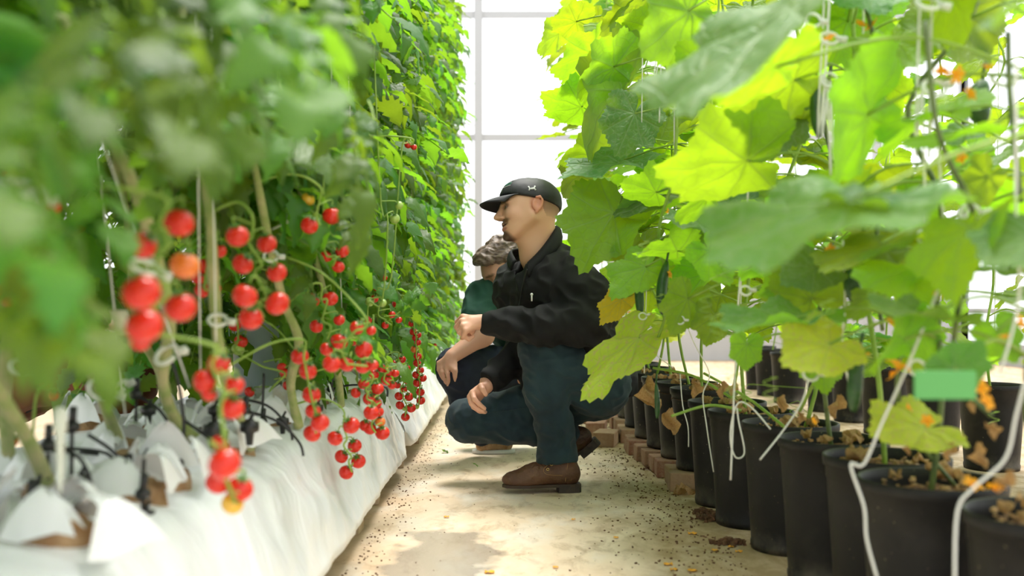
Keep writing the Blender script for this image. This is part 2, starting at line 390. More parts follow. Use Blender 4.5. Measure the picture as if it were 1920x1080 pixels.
def hole(x, y, s, root):
    rows = []
    for i in range(5):
        r = s*(0.9, 0.75, 0.5, 0.25, 0.02)[i]
        rows.append([(x+r*math.cos(2*PI*k/14)*(1+0.2*noise.noise(Vector((x*9+k, y*9, 0)))), y+r*math.sin(2*PI*k/14)*1.1, ZB+0.004+(0.014, 0.026, 0.036, 0.04, 0.04)[i]+R(-0.004, 0.004)) for k in range(14)])
    rows = [[(a, b, c-0.014) for a, b, c in r] for r in rows]; rows[0] = [(a, b, ZB-0.03) for a, b, c in rows[0]]
    MB().grid(rows, 0, True).build('coir', M['coir'], root)
    a0 = R(0, PI/2)
    for k in range(4): flap((x, y, ZB+0.012), a0+k*PI/2+R(-0.2, 0.2), s*R(1.1, 1.6), R(0.3, 1.15), root)
holes = []
for (px, py) in ((230, 850), (100, 930), (405, 850), (470, 840), (560, 800), (640, 760), (20, 900), (330, 935), (190, 1010), (60, 800), (330, 800), (500, 862), (690, 735), (720, 720)):
    Y = FP*(H-ZB)/(py-575); x = (px-950)*Y/FP; x = min(max(x, -1.02), -0.57); holes.append((x, Y))
for i, y in enumerate((0.95, 1.12, 1.3, 1.48, 1.66, 1.84, 2.1, 2.35, 2.6, 2.85, 3.1, 3.4)): holes.append(((-0.575, -0.70, -0.59, -0.82)[i % 4]+R(-0.01, 0.01), y))
for y in np.arange(3.6, 9.0, 0.42): holes.append((-0.62+R(-0.06, 0.06), float(y))); holes.append((-0.95+R(-0.06, 0.06), float(y)+0.2))
for (px, py, sz, an) in ((300, 985, 0.085, 0.3), (175, 1015, 0.09, 2.6), (395, 905, 0.08, -0.4), (470, 880, 0.07, 0.5), (560, 850, 0.065, -0.3), (60, 1000, 0.09, 0.2), (640, 790, 0.06, 0.4), (240, 900, 0.08, 2.0), (80, 900, 0.08, 1.2)):
    Y = FP*(H-ZB)/(py-575); flap((min((px-950)*Y/FP, -0.53), Y, ZB-0.005), an+PI, sz, R(0.35, 0.8), bags[0])
for x, y in holes: hole(x, y, R(0.045, 0.06), bags[0] if y < 3.98 else bags[1] if y < 6.5 else bags[2])

# ------------------------------------------------------------------ plant meshes
def set_uv(me, uvs):
    l = me.uv_layers.new(name='UVMap')
    idx = np.empty(len(me.loops), dtype=np.int32); me.loops.foreach_get('vertex_index', idx)
    l.data.foreach_set('uv', np.asarray(uvs, dtype=np.float32)[idx].ravel())
def tomato_leaf(seed):
    rr = random.Random(seed); mb = MB(); uv = []
    droop = rr.uniform(0.25, 0.6); sway = rr.uniform(-0.15, 0.15)
    def mid(t): return Vector((sway*t*t, t*0.95, -droop*t*t))
    mb.tube([mid(t/7*0.9) for t in range(8)], [0.012*(1-0.08*i) for i in range(8)], 5, 1, False); uv += [(0, 0)]*(8*5)
    def leaflet(base, ang, L, W, roll, drop):
        nonlocal uv
        rows = []; N = 11
        d = Vector((math.sin(ang), math.cos(ang), 0)); q = Vector((d.y, -d.x, 0)); tw = rr.uniform(-0.5, 0.5)
        for i in range(N):
            t = i/(N-1); w = W*1.12*math.sin(PI*min(1, (t*0.93+0.04))**0.75)**0.9
            if 0 < i < N-1: w *= (1.18 if i % 2 == 0 else 0.78)
            c = base+d*L*t*(1-0.15*t)+Vector((0, 0, -drop*L*t*t+0.03*math.sin(t*9+seed)*L))
            row = []
            for u in (-1, -0.5, 0, 0.5, 1):
                fold = 0.42*abs(u)*w+tw*u*w*t
                back = -0.10*L*abs(u)*(1 if i % 2 == 0 else 0.3)
                row.append(c+q*u*w+Vector((0, 0, fold-0.25*w*u*u+roll*u*w))+d*back)
                uv.append((u*w*3+ang, t*L*3))
            rows.append(row)
        mb.grid(rows, 0)
    leaflet(mid(0.88), rr.uniform(-0.15, 0.15), 0.36, 0.115, 0, rr.uniform(0.3, 0.9))
    for t, L in ((0.70, 0.34), (0.50, 0.36), (0.30, 0.30)):
        for s in (-1, 1):
            tt = t+rr.uniform(-0.03, 0.03)
            leaflet(mid(tt), s*rr.uniform(0.85, 1.25), L*rr.uniform(0.8, 1.1), 0.095*rr.uniform(0.8, 1.1), s*rr.uniform(-0.3, 0.1), rr.uniform(0.3, 1.1))
    for t in (0.6, 0.4):
        for s in (-1, 1): leaflet(mid(t), s*1.3, 0.12, 0.045, 0, 0.4)
    me = mb.mesh('leaf', [M['tleaf'], M['vine']]); set_uv(me, uv); return me
TL = [tomato_leaf(i) for i in range(9)]
def cucumber_leaf(seed, mat):
    rr = random.Random(seed+100); A, RR = 80, 8
    ctl = [(0, 1.0), (18, 0.86), (32, 0.78), (52, 0.88), (70, 0.72), (84, 0.68), (104, 0.76), (125, 0.66), (150, 0.52), (168, 0.36), (180, 0.10)]
    droop = rr.uniform(0.15, 0.5); curl = rr.uniform(-0.25, 0.35); ph = rr.uniform(0, 9); cup = rr.uniform(-0.1, 0.2)
    vs = [(0, 0, 0)]; uv = [(0, 0)]; fs = []
    for i in range(1, RR+1):
        s = i/RR
        for k in range(A):
            th = -180+360*(k+0.5)/A; a = abs(th)
            for j in range(len(ctl)-1):
                if ctl[j][0] <= a <= ctl[j+1][0]:
                    u = (a-ctl[j][0])/(ctl[j+1][0]-ctl[j][0]); u = u*u*(3-2*u); r0 = ctl[j][1]*(1-u)+ctl[j+1][1]*u; break
            if i == RR: r0 *= 1+(0.028 if k % 2 else -0.028)
            if i == RR-1: r0 = r0*0.995
            r = r0*s; t = math.radians(th); x, y = r*math.sin(t), r*math.cos(t)
            z = -droop*(y-0.1)**2*(1 if y > 0 else 0.5)+curl*x*x+cup*r*r
            z += 0.045*s*s*math.sin(t*7+ph)+0.03*noise.noise(Vector((x*4+ph, y*4, 1)))*2
            for va in (0, 40, 84, 130):   # valleys along the main veins
                dd = math.radians(abs(a-va))*r
                if abs(a-va) < 60: z -= 0.022*math.exp(-(dd/0.05)**2)*min(1, r*3)
            vs.append((x, y, z)); uv.append((x, y))
    for k in range(A-1): fs.append((0, 1+k+1, 1+k))
    for i in range(RR-1):
        for k in range(A-1):
            a = 1+i*A+k; fs.append((a, a+1, a+A+1, a+A))
    mb = MB().add(vs, fs); me = mb.mesh('leaf', mat); set_uv(me, uv)
    return me
CL = {k: [cucumber_leaf(i, M[m]) for i in range(n)] for k, m, n in (('g', 'cleaf', 7), ('d', 'cleaf_dull', 3), ('y', 'cleaf_yellow', 2), ('o', 'cleaf_gold', 1))}
def tomato_mesh(mat):
    prof = []
    for i in range(15):
        a = PI*i/14; r = math.sin(a); z = math.cos(a)*0.9
        if z > 0: z -= 0.13*math.exp(-(r/0.28)**2)
        prof.append((max(r, 0.001), z))
    return MB().lathe(prof, 20).mesh('tomato', mat)
TM = {k: tomato_mesh(M[k]) for k in ('red', 'orange', 'green', 'yellow')}
mb = MB()
for k in range(6):
    a = 2*PI*k/6; d = Vector((math.cos(a), math.sin(a), 0)); q = Vector((-d.y, d.x, 0))
    mb.grid([[d*t+Vector((0, 0, z))+q*w*u for u in (-1, 0, 1)] for t, z, w in ((0.05, 0.82, 0.09), (0.3, 0.93, 0.12), (0.58, 0.95, 0.07), (0.78, 1.02, 0.01))])
mb.tube([(0, 0, 0.78), (0, 0, 1.15)], 0.07, 6)
CALYX = mb.mesh('calyx', M['calyx'])

# ------------------------------------------------------------------ tomato row
def clip_mesh():
    mb = MB(); mb.tube([(0.016*math.cos(a), 0.016*math.sin(a), 0) for a in [k*2*PI/14*0.93 for k in range(15)]], 0.0035, 6)
    mb.box((0.024, 0, 0), (0.016, 0.008, 0.01)); return mb.mesh('plant_clip', M['clip'])
CLIP = clip_mesh()
plants = []   # (root, stem points)
def tomato_plant(pts, r, label):
    base = Vector(pts[0]); root = empty('tomato_plant', base); tag(root, label, 'tomato plant', 'tomato plants rising from the white grow bags')
    sp = spline(pts, 7)
    rad = [r*(1+0.22*noise.noise(Vector((p.x*8, p.y*8, p.z*25))))*(1-0.45*i/len(sp)) for i, p in enumerate(sp)]
    MB().tube(sp, rad, 8).build('stem', M['stem'], root)
    plants.append((root, sp)); return root
hand = [[P(230, 850, 1.97), P(185, 730, 1.80), P(130, 600, 1.65), P(85, 450, 1.5), P(40, 300, 1.4), P(-40, 60, 1.25), P(-200, -250, 1.1)],
        [P(100, 930, 1.53), P(55, 830, 1.36), P(0, 740, 1.25), P(-60, 640, 1.1), P(-200, 400, 1.0)],
        [P(405, 850, 1.97), P(335, 795, 1.85), P(305, 710, 1.7), P(318, 600, 1.6), P(285, 450, 1.45), P(230, 300, 1.35), P(165, 190, 1.3), P(125, 50, 1.25), P(60, -200, 1.2)],
        [P(470, 840, 2.04), P(440, 760, 1.95), P(412, 660, 1.8), P(400, 520, 1.7), P(393, 400, 1.65), P(370, 250, 1.6), P(340, 0, 1.55)],
        [P(560, 800, 2.41), P(545, 720, 2.35), P(560, 640, 2.25), P(530, 560, 2.15), P(500, 430, 2.0), P(470, 260, 1.9), P(440, 0, 1.8)],
        [P(640, 760, 2.93), P(632, 690, 2.8), P(620, 600, 2.6), P(590, 480, 2.5), P(560, 330, 2.3), P(520, 0, 2.1)],
        [P(690, 735, 3.38), P(688, 650, 3.3), P(665, 540, 3.1), P(640, 420, 2.95), P(600, 0, 2.6)],
        [P(20, 900, 1.67), P(10, 760, 1.6), P(15, 650, 1.55), P(40, 560, 1.5), P(20, 300, 1.4), P(0, 0, 1.3)],
        [P(330, 800, 2.40), P(300, 700, 2.35), P(255, 600, 2.2), P(240, 420, 2.1), P(200, 100, 2.0)]]
lbl = ['tomato vine with thick bare stem leaning left of the hanging red truss', 'tomato vine at the left edge with dark near leaves', 'tomato vine with knobbly pale stem and white clips bearing the large near truss',
       'tomato vine with upright stem between the two nearest trusses', 'tomato vine rising in front of the white bucket', 'tomato vine bearing the truss that hangs over the bag edge',
       'tomato vine just before the long trusses by the men', 'tomato vine in front of the person in the lettered shirt', 'tomato vine rising before the brown trousers']
for i, h in enumerate(hand):
    if h[-1].z < 2.0: h.append(Vector((h[-1].x, h[-1].y-0.05, 2.3)))
    tomato_plant(h, 0.0115, lbl[i])
k = 0
for y in np.arange(3.7, 9.1, 0.45):
    y = float(y)
    for s in (0, 1):
        yy = y+0.2*s; x = (-0.62, -0.92)[s]+R(-0.05, 0.05); top = 0.65+0.31*yy*1.08+0.2
        pts = [(x, yy, ZB)] + [(x+R(-0.04, 0.04)+0.03*t, yy-0.25*t+R(-0.03, 0.03), ZB+(top-ZB)*t) for t in (0.15, 0.35, 0.6, 0.8, 1)]
        tomato_plant(pts, 0.009, '%s tomato vine of the %s line beyond the long trusses' % (ORD[k], ('aisle', 'back')[s]))
    k += 1
def nearest(p, maxr=9):
    best = None
    for root, sp in plants:
        for q in sp[::2]:
            d = (q-p).length
            if best is None or d < best[0]: best = (d, root, q)
    return best[1], best[2]
count = {}
def proj(p): return 950+p.x*FP/p.y, 575-(p.z-H)*FP/p.y
FRUIT = [(235, 390, 560, 640, 1.75), (380, 590, 740, 900, 2.45), (225, 640, 420, 1000, 1.8), (0, 760, 600, 1080, 2.0), (560, 395, 660, 510, 2.0)]
def hides(loc, d, size):
    """pickers strip the leaves in front of ripe fruit: true where a leaf would hang there"""
    d = Vector(d).normalized()
    for t in (0.35, 0.7, 1.0, 1.15):
        p = Vector(loc)+d*size*t-Vector((0, 0, 0.3*size*t*t)); 
        if p.y < 0.2: return True
        x, y = proj(p); m = 0.11*size/0.3*FP/p.y
        for a, b, c, e, yy in FRUIT:
            if p.y < yy and a-m < x < c+m*0.4 and b-m*0.6 < y < e: return True
    return False
def put_leaf(loc, d, nrm, size, root=None, check=True):
    loc = Vector(loc)
    if check and hides(loc, d, size): return
    if root is None: root = nearest(loc)[0]
    if count.get(root.name, 0) >= 280: return
    count[root.name] = count.get(root.name, 0)+1
    inst('leaf', random.choice(TL), root, frame(loc, d, nrm, size, random.choice((-1, 1))))
# canopy: leaves grow off the stems out over the aisle and backwards
area = []
Y = 0.55
while Y < 9.3:
    top = 0.65+0.31*Y+0.16; lo = 0.80 if Y < 1.5 else 0.80-0.14*min(1.6, (Y-1.5)) if Y < 3.2 else 0.60-0.03*(Y-3)
    n = int((top-lo)*(30 if Y < 3 else 19))+3
    for i in range(n):
        z = R(lo, top); layer = random.random()
        if layer < 0.55: x = -0.66+R(-0.08, 0.10); az = R(-1.5, 1.0)
        elif layer < 0.8: x = -0.9+R(-0.15, 0.1); az = R(-2.6, 1.5)
        else: x = -0.95+R(-0.15, 0.1); az = R(1.5, 4.8)
        s = R(0.24, 0.36)*(0.9 if Y > 5 else 1)
        d = Vector((math.cos(az), math.sin(az), R(-0.75, 0.1)))
        if Y < 1.6 and x+d.normalized().x*s > -0.33: x -= 0.1
        put_leaf((x, Y+R(-0.12, 0.12), z), d, (d.x*0.4+R(-0.3, 0.3), d.y*0.4+R(-0.3, 0.3), 1), s)
    Y += 0.10 if Y < 3 else 0.125
# above the frame the near plants go on, thinner
for i in range(420):
    Y = R(0.3, 3.6); z = R(0.65+0.31*Y+0.12, 2.3+0.1*Y); x = -0.66+R(-0.25, 0.12); az = R(-2.4, 1.4)
    put_leaf((x, Y, z), (math.cos(az), math.sin(az), R(-0.75, 0.1)), (R(-0.3, 0.3), R(-0.3, 0.3), 1), R(0.24, 0.34), None, False)
# big near leaves hanging in front, out of focus
for (ax, ay, aY, bx, by, bY, s) in ((370, -120, 0.95, 400, 250, 0.85, 0.26), (440, 60, 1.0, 480, 330, 0.92, 0.2), (150, 120, 0.8, 190, 420, 0.72, 0.2), (10, 60, 0.75, 60, 420, 0.66, 0.22),
        (-60, 560, 0.62, 70, 760, 0.60, 0.13), (560, 60, 1.25, 640, 300, 1.15, 0.26), (600, 150, 1.45, 680, 380, 1.4, 0.26), (300, 20, 1.1, 330, 270, 1.0, 0.25), (60, 330, 1.05, 110, 640, 0.98, 0.24),
        (690, 190, 1.7, 740, 400, 1.6, 0.26), (500, -100, 1.05, 560, 130, 0.95, 0.25), (30, -120, 0.8, 110, 130, 0.7, 0.24), (190, -120, 0.9, 270, 80, 0.8, 0.24), (-60, 200, 0.9, -10, 450, 0.8, 0.22), (120, 250, 1.0, 180, 480, 0.95, 0.2), (400, 60, 1.3, 450, 290, 1.2, 0.24), (520, 140, 1.5, 560, 340, 1.4, 0.24),
        (330, 60, 0.78, 370, 330, 0.72, 0.24), (470, -60, 0.85, 510, 230, 0.8, 0.24), (400, 130, 1.05, 430, 360, 1.0, 0.22), (60, 150, 0.62, 90, 420, 0.58, 0.17), (130, 380, 0.95, 150, 640, 0.9, 0.2), (200, 20, 0.7, 230, 260, 0.66, 0.18), (-30, 330, 0.7, 30, 600, 0.66, 0.2),
        (620, -20, 1.2, 650, 160, 1.15, 0.24), (540, 20, 1.0, 600, 220, 0.95, 0.22), (650, 240, 1.6, 700, 450, 1.55, 0.24), (280, 200, 1.3, 300, 380, 1.3, 0.2), (10, 440, 0.8, 60, 660, 0.78, 0.18), (90, 500, 1.1, 130, 680, 1.1, 0.18),
        (555, 440, 2.2, 590, 590, 2.15, 0.2), (620, 560, 2.6, 600, 640, 2.6, 0.16), (700, 590, 2.3, 705, 700, 2.25, 0.16), (640, 410, 2.1, 690, 500, 2.0, 0.17), (730, 600, 3.0, 750, 640, 3.0, 0.2), (170, 600, 1.5, 185, 700, 1.45, 0.14)):
    a, b = P(ax, ay, aY), P(bx, by, bY); d = b-a
    put_leaf(a, d+Vector((0, 0, 0.45*s)), (0.8, -0.5, 0.7), min(max(s*0.8, d.length*0.85), s), None, False)

def truss(d0, items, attach=None, size=0.038):
    """items: (px, py, diameter px, kind); the fruits of one truss and its stalk"""
    items = sorted(items, key=lambda t: t[1]); pts = []
    cx = [np.mean([q[0] for q in items[max(0, i-1):i+2]]) for i in range(len(items))]
    root = None; first = P(cx[0], items[0][1]-items[0][2]*0.9, d0+0.01)
    root, q = nearest(first if attach is None else P(*attach))
    line = [q, (q+first)/2+Vector((0, 0, 0.02))+Vector((0.01, 0, 0)), first]+[P(cx[i], items[i][1], d0+0.012) for i in range(len(items))]
    if q.z < first.z-0.15: line = [first+Vector((-0.06, 0.03, 0.05)), first]+line[3:]
    mb = MB(); sp = spline(line, 4); mb.tube(sp, [0.0024]*(len(sp)-1)+[0.0015], 6)
    fr = []
    for i, it in enumerate(items):
        px, py, dia = it[:3]; kind = it[3] if len(it) > 3 else 'red'
        r = size/2*R(0.93, 1.05); dd = r*2*FP/dia; dd = max(d0-0.12, min(d0+0.14, dd)) ; r = dia*dd/FP/2
        c = P(px, py, dd); side = (P(cx[i], py, d0)-c)
        ax = Vector((side.x*14+R(-0.2, 0.2), R(-0.8, 0.1), R(0.55, 1.1))).normalized()
        Mx = frame(c, ax.orthogonal(), ax, r)
        fr.append((c, ax, r, kind, Mx)); mb.tube(spline([P(cx[i], py-dia*0.5, d0+0.012), c+ax*r*1.7, c+ax*r*0.95], 3), 0.0016, 5)
    mb.build('fruit_stalk', M['vine'], root)
    for c, ax, r, kind, Mx in fr:
        o = inst('tomato', TM[kind], root, Mx)
        if kind != 'red': o['label'] = {'orange': 'orange half-ripe tomato', 'yellow': 'yellow ripening tomato', 'green': 'small green unripe tomato'}[kind]
        k = bpy.data.objects.new('calyx', CALYX); COL.objects.link(k); k.parent = o
truss(1.1, [(335, 418, 58), (267, 458, 56), (346, 498, 56, 'orange'), (265, 548, 72), (338, 576, 60), (271, 611, 70), (262, 640, 40)])
truss(1.2, [(410, 684, 42), (384, 716, 46), (440, 722, 36), (435, 765, 46), (392, 738, 30), (421, 870, 62), (450, 917, 50), (408, 905, 46), (436, 944, 42, 'yellow'), (412, 832, 34)])
truss(1.6, [(445, 443, 44), (500, 457, 38), (455, 495, 40), (519, 511, 38), (459, 555, 48), (520, 569, 46), (470, 597, 46)])
truss(1.95, [(577, 374, 27, 'yellow'), (622, 405, 36), (580, 423, 34)])
truss(2.15, [(642, 470, 28), (612, 480, 24), (634, 500, 25), (571, 337, 24)])
truss(1.9, [(562, 668, 34), (577, 696, 34), (584, 740, 35), (587, 771, 30), (600, 793, 36), (585, 813, 34)])
truss(2.2, [(586, 563, 28), (619, 560, 30), (593, 612, 26), (636, 600, 22), (632, 638, 26)])
truss(1.95, [(669, 615, 27), (696, 620, 19), (637, 641, 32), (682, 656, 34), (622, 682, 35), (650, 683, 30), (680, 687, 28), (699, 685, 22), (612, 655, 26)])
truss(2.35, [(659, 798, 33), (628, 822, 30), (665, 836, 27), (640, 856, 26), (672, 865, 28), (649, 886, 28)])
truss(2.4, [(682, 720, 22), (708, 729, 24), (667, 737, 20), (693, 748, 26), (705, 756, 22), (696, 774, 30), (709, 772, 22), (685, 798, 24), (713, 791, 20, 'orange'), (717, 812, 28), (693, 803, 26)])
truss(2.6, [(700, 702, 22), (725, 713, 22), (729, 697, 18), (716, 690, 18), (735, 722, 17), (741, 700, 16)])
truss(3.6, [(742, 570, 15), (773, 567, 14), (760, 576, 16, 'orange'), (782, 592, 15), (771, 607, 12), (775, 622, 15), (784, 628, 13), (778, 634, 12), (783, 642, 14), (777, 655, 15, 'orange'), (783, 668, 16), (782, 681, 16), (788, 694, 15), (793, 709, 15), (780, 703, 15), (782, 718, 17), (788, 735, 17), (789, 751, 17), (781, 763, 10, 'green')])
truss(3.5, [(754, 674, 15), (740, 682, 14), (764, 690, 12), (763, 712, 17), (745, 722, 14), (758, 730, 13), (748, 743, 17), (767, 744, 17), (750, 760, 17), (771, 765, 18), (758, 766, 9, 'green'), (760, 782, 17)])
truss(1.75, [(385, 500, 32), (372, 520, 30), (400, 540, 30), (378, 545, 28), (410, 470, 30)])
truss(1.3, [(14, 552, 46), (45, 556, 40), (98, 388, 32), (5, 320, 30)])
truss(1.55, [(15, 662, 26), (72, 690, 28), (82, 720, 22), (22, 826, 24, 'orange'), (100, 742, 22)])
truss(2.3, [(535, 700, 22), (541, 722, 22), (468, 735, 20), (528, 688, 18), (452, 640, 26), (440, 610, 24), (420, 672, 28), (446, 655, 25, 'green')])
truss(2.8, [(720, 520, 14), (702, 560, 16), (690, 600, 16), (765, 272, 14), (776, 276, 12), (735, 590, 14), (748, 600, 13), (722, 610, 14), (705, 540, 12)])
truss(2.6, [(693, 566, 18, 'green'), (717, 568, 16, 'green'), (740, 410, 20, 'green'), (748, 385, 16, 'green'), (655, 100, 18, 'green'), (663, 640, 18)])
truss(5.0, [(812, 640, 8), (817, 645, 8), (806, 652, 7), (742, 640, 10), (750, 652, 10), (738, 662, 9), (755, 632, 9), (748, 620, 9), (739, 610, 8), (752, 600, 8)])
# clips on the stems
for (px, py, Y, s) in ((312, 665, 1.62, 1.5), (190, 730, 1.75, 1.7), (272, 500, 1.38, 1.5), (225, 728, 1.85, 1.4), (180, 225, 1.28, 1.6), (40, 690, 1.5, 1.3), (508, 480, 2.0, 1.1), (660, 500, 2.6, 1.0), (408, 600, 1.72, 1.2), (640, 610, 2.6, 1.2), (30, 352, 1.1, 1.8), (520, 425, 2.1, 1.0)):
    p = P(px, py, Y); r, q = nearest(p)
    inst('plant_clip', CLIP, r, Matrix.LocRotScale(p, Matrix.Rotation(R(0.2, 0.9), 3, 'X') @ Matrix.Rotation(R(-0.6, 0.6), 3, 'Y'), (s*0.8, s*0.8, s*0.8)))
# support strings of the tomato row
def string(pts, label, group, r=0.0016, mat='twine', cat='twine'):
    o = MB().tube(spline(pts, 5), r, 6).build('twine', M[mat]); return tag(o, label, cat, group)
for i, (a, b, Y) in enumerate((((235, 780), (175, 200), 1.75), ((325, 640), (215, 330), 1.6), ((375, 620), (372, 350), 1.72), ((405, 640), (395, 60), 1.65), ((640, 560), (632, 380), 2.6), ((668, 500), (660, 300), 2.9))):
    p, q = P(*a, Y), P(*b, Y-0.1); t = q+(q-p)*((4.1-q.z)/(q.z-p.z))
    string([p, q, Vector((-0.62, t.y, 4.1)) if t.y < 0 else t], ['pale twine left of the large near truss', 'pale twine beside the knobbly clipped stem', 'pale twine behind the orange near tomato', 'pale twine along the upright tomato stem', 'pale twine above the small red pair', 'pale twine in the leaves before the men'][i], 'twine holding up the tomato vines')

# drip lines
drip = [([(300, 640), (330, 700), (345, 800), (335, 880)], 1.75), ([(90, 835), (150, 860), (180, 930), (195, 960)], 1.45), ([(165, 815), (215, 850), (240, 900)], 1.6), ([(255, 740), (300, 770), (335, 830), (345, 870)], 1.85),
        ([(340, 785), (390, 820), (420, 850)], 1.85), ([(430, 745), (500, 760), (540, 800)], 2.2), ([(75, 890), (65, 940), (58, 985)], 1.4), ([(135, 800), (135, 900)], 1.5), ([(150, 848), (250, 858), (330, 862)], 1.8), ([(460, 770), (520, 790), (560, 830)], 2.1),
        ([(495, 700), (492, 800)], 2.3), ([(620, 730), (660, 722), (720, 725)], 3.0), ([(270, 860), (268, 960)], 1.45), ([(110, 840), (200, 850), (230, 890), (300, 870)], 1.7)]
for i, (pp, Y) in enumerate(drip):
    pts = [P(x, y, Y) for x, y in pp]; root = empty('drip_line', pts[-1])
    tag(root, 'thin black drip tube arching over the white film, %s of the tangle' % ORD[i], 'drip line', 'black drip lines on the grow bags')
    e = pts[-1].copy(); e.z = max(e.z, ZB+0.01)
    MB().tube(spline(pts[:-1]+[e, e+Vector((0.01, 0, -0.03))], 6), 0.0032, 6).build('tube', M['blackp'], root)
    mb = MB(); c = pts[0]+Vector((0, 0, 0.0)) if i % 2 else e+Vector((0, 0, 0.012))
    mb.ball(c, 0.012, 12, sq=(1, 1, 0.85)); mb.tube([c, c+Vector((0.004, -0.004, 0.03))], 0.006, 8); mb.tube([c-Vector((0, 0, 0.012)), c-Vector((0, 0, 0.05))], 0.003, 6)
    mb.build('dripper', M['blackp'], root)
for i, (px, py, Y, r) in enumerate(((400, 805, 1.85, 0.022), (468, 800, 1.9, 0.022), (272, 968, 1.45, 0.018), (150, 905, 1.5, 0.02), (278, 770, 2.0, 0.018), (402, 770, 2.0, 0.016), (270, 865, 1.7, 0.017), (595, 765, 2.5, 0.018), (530, 790, 2.3, 0.018), (700, 735, 3.1, 0.014), (560, 758, 2.6, 0.014), (215, 975, 1.45, 0.01))):
    r *= 0.8; p = P(px, py, Y); root = empty('drip_emitter', p)
    tag(root, 'round black drip emitter, %s along the bag from the near edge by position' % ORD[i] if i > 3 else ['large black emitter just behind the lowest near tomatoes', 'large black emitter right of the near truss', 'black emitter low on the film beside the wide slit', 'black emitter on the film at the left'][i], 'drip emitter', 'black drip emitters on the grow bags')
    mb = MB(); mb.lathe([(0.001, r*0.8), (r*0.5, r*0.8), (r*0.55, r*0.6), (r, r*0.5), (r*1.05, 0), (r, -r*0.5), (r*0.5, -r*0.7), (r*0.35, -r*2), (0.001, -r*2)], 14, p); mb.build('body', M['blackp'], root)
    MB().tube([p+Vector((0, 0, r*0.7)), p+Vector((r*0.5, 0, r*1.6))], r*0.22, 6).build('barb', M['blackp'], root)
# bucket, tag and peg on the bed
bc = Vector((-0.83, 3.3, ZB)); root = empty('bucket', bc); tag(root, 'white plastic bucket standing on the bed behind the vines', 'bucket')
MB().lathe([(0.001, 0.02), (0.062, 0.02), (0.064, 0.0), (0.068, 0.0), (0.08, 0.24), (0.084, 0.24), (0.084, 0.255), (0.076, 0.255), (0.072, 0.24), (0.06, 0.03), (0.001, 0.03)], 32, bc).build('body', M['bucket'], root)
MB().tube([bc+Vector((0.085*math.cos(a), -0.02-0.09*math.sin(a)*0.3, 0.225-0.09*math.sin(a))) for a in [PI*k/12 for k in range(13)]], 0.002, 6).build('handle', M['bucket'], root)
c = P(228, 605, 1.6); o = MB()
o.grid([[c+Vector((u*0.013+v*0.004, 0.002*math.sin(u), -v*0.02)) for u in (-1, 0, 1)] for v in (-1, 0, 1)]); o = o.build('tag', M['card'])
md = o.modifiers.new('s', 'SOLIDIFY'); md.thickness = 0.001; tag(o, 'cream paper tag hanging behind the large near tomatoes', 'tag')
c = P(113, 785, 1.2); o = MB().lathe([(0.001, 0.014), (0.006, 0.012), (0.0075, 0.006), (0.0075, -0.012), (0.005, -0.02), (0.004, -0.07), (0.001, -0.09)], 14, c).build('peg', M['clip']); tag(o, 'white rounded plastic peg beside the near leaf', 'peg')

# ------------------------------------------------------------------ pots
def pot_mesh(h, r):
    rb = r*0.80; pr = [(0.001, 0.004), (rb*0.97, 0.004), (rb, 0.0), (rb*1.02, 0.012), (rb*1.02, 0.02), (rb*1.0, 0.024)]
    for i in range(1, 8): t = i/7; pr.append((rb+(r*0.93-rb)*t, 0.024+(h-0.075)*t))
    pr += [(r*0.945, h-0.048), (r*0.95, h-0.026), (r*0.99, h-0.022), (r, h-0.012), (r, h-0.002), (r*0.985, h), (r*0.95, h-0.002), (r*0.93, h-0.02), (r*0.9, h-0.08), (r*0.85, h-0.12)]
    return MB().lathe(pr, 44).mesh('pot_shell', M['pot'])
def soil_mesh(r, seed):
    rows = []
    for i in range(9):
        rr = r*(1-i/8)+0.001
        rows.append([(rr*math.cos(a), rr*math.sin(a), 0.012*noise.noise(Vector((rr*30*math.cos(a), rr*30*math.sin(a), seed)))+0.006*noise.noise(Vector((rr*90*math.cos(a), rr*90*math.sin(a), seed)))+0.02*(1-rr/r)) for a in [2*PI*k/40 for k in range(40)]])
    return MB().grid(rows, 0, True).mesh('soil', M['soil'])
def chips_mesh(r):
    mb = MB()
    for i in range(46):
        a = R(0, 2*PI); q = r*math.sqrt(R(0, 0.9)); s = R(0.003, 0.009)
        mb.box((q*math.cos(a), q*math.sin(a), 0.014+R(0, 0.01)), (s*R(0.8, 2.2), s, s*0.6), random.choice((0, 0, 1)), R(0, 3), s*0.25)
    return mb.mesh('bark_chips', [M['coir'], M['dry']], False)
PM = pot_mesh(0.34, 0.128); PM2 = pot_mesh(0.29, 0.122); SM = [soil_mesh(0.117, i) for i in range(3)]; CM = [chips_mesh(0.105) for i in range(3)]
potpos = [(0.60+0.25, 1.22, 0), (0.70+0.125, 1.50, 0), (0.64+0.128, 1.80, 0), (0.665+0.128, 2.08, 0), (0.645+0.128, 2.36, 0), (0.635+0.128, 2.68, 0), (0.605+0.128, 2.99, 0), (0.60+0.128, 3.29, 0),
          (0.588+0.125, 3.60, 1), (0.575+0.125, 3.88, 1), (0.56+0.125, 4.16, 1), (0.548+0.125, 4.46, 1), (0.55+0.125, 4.85, 1), (0.56+0.125, 5.25, 1), (0.56+0.125, 5.7, 1), (0.56+0.125, 6.2, 1), (0.56+0.125, 6.8, 1), (0.57+0.125, 7.5, 1)]
pots = []
M['brickm'] = M['brick']
def add_brick(x, y, rz, label, z=0.0):
    o = MB().box((0, 0, 0.032), (0.205, 0.098, 0.064), j=0.003).build('brick', M['brick'], smooth=False)
    b = o.modifiers.new('b', 'BEVEL'); b.width = 0.004; b.segments = 2
    o.location = (x, y, z); o.rotation_euler.z = rz; tag(o, label, 'brick', 'old bricks under the far pots')
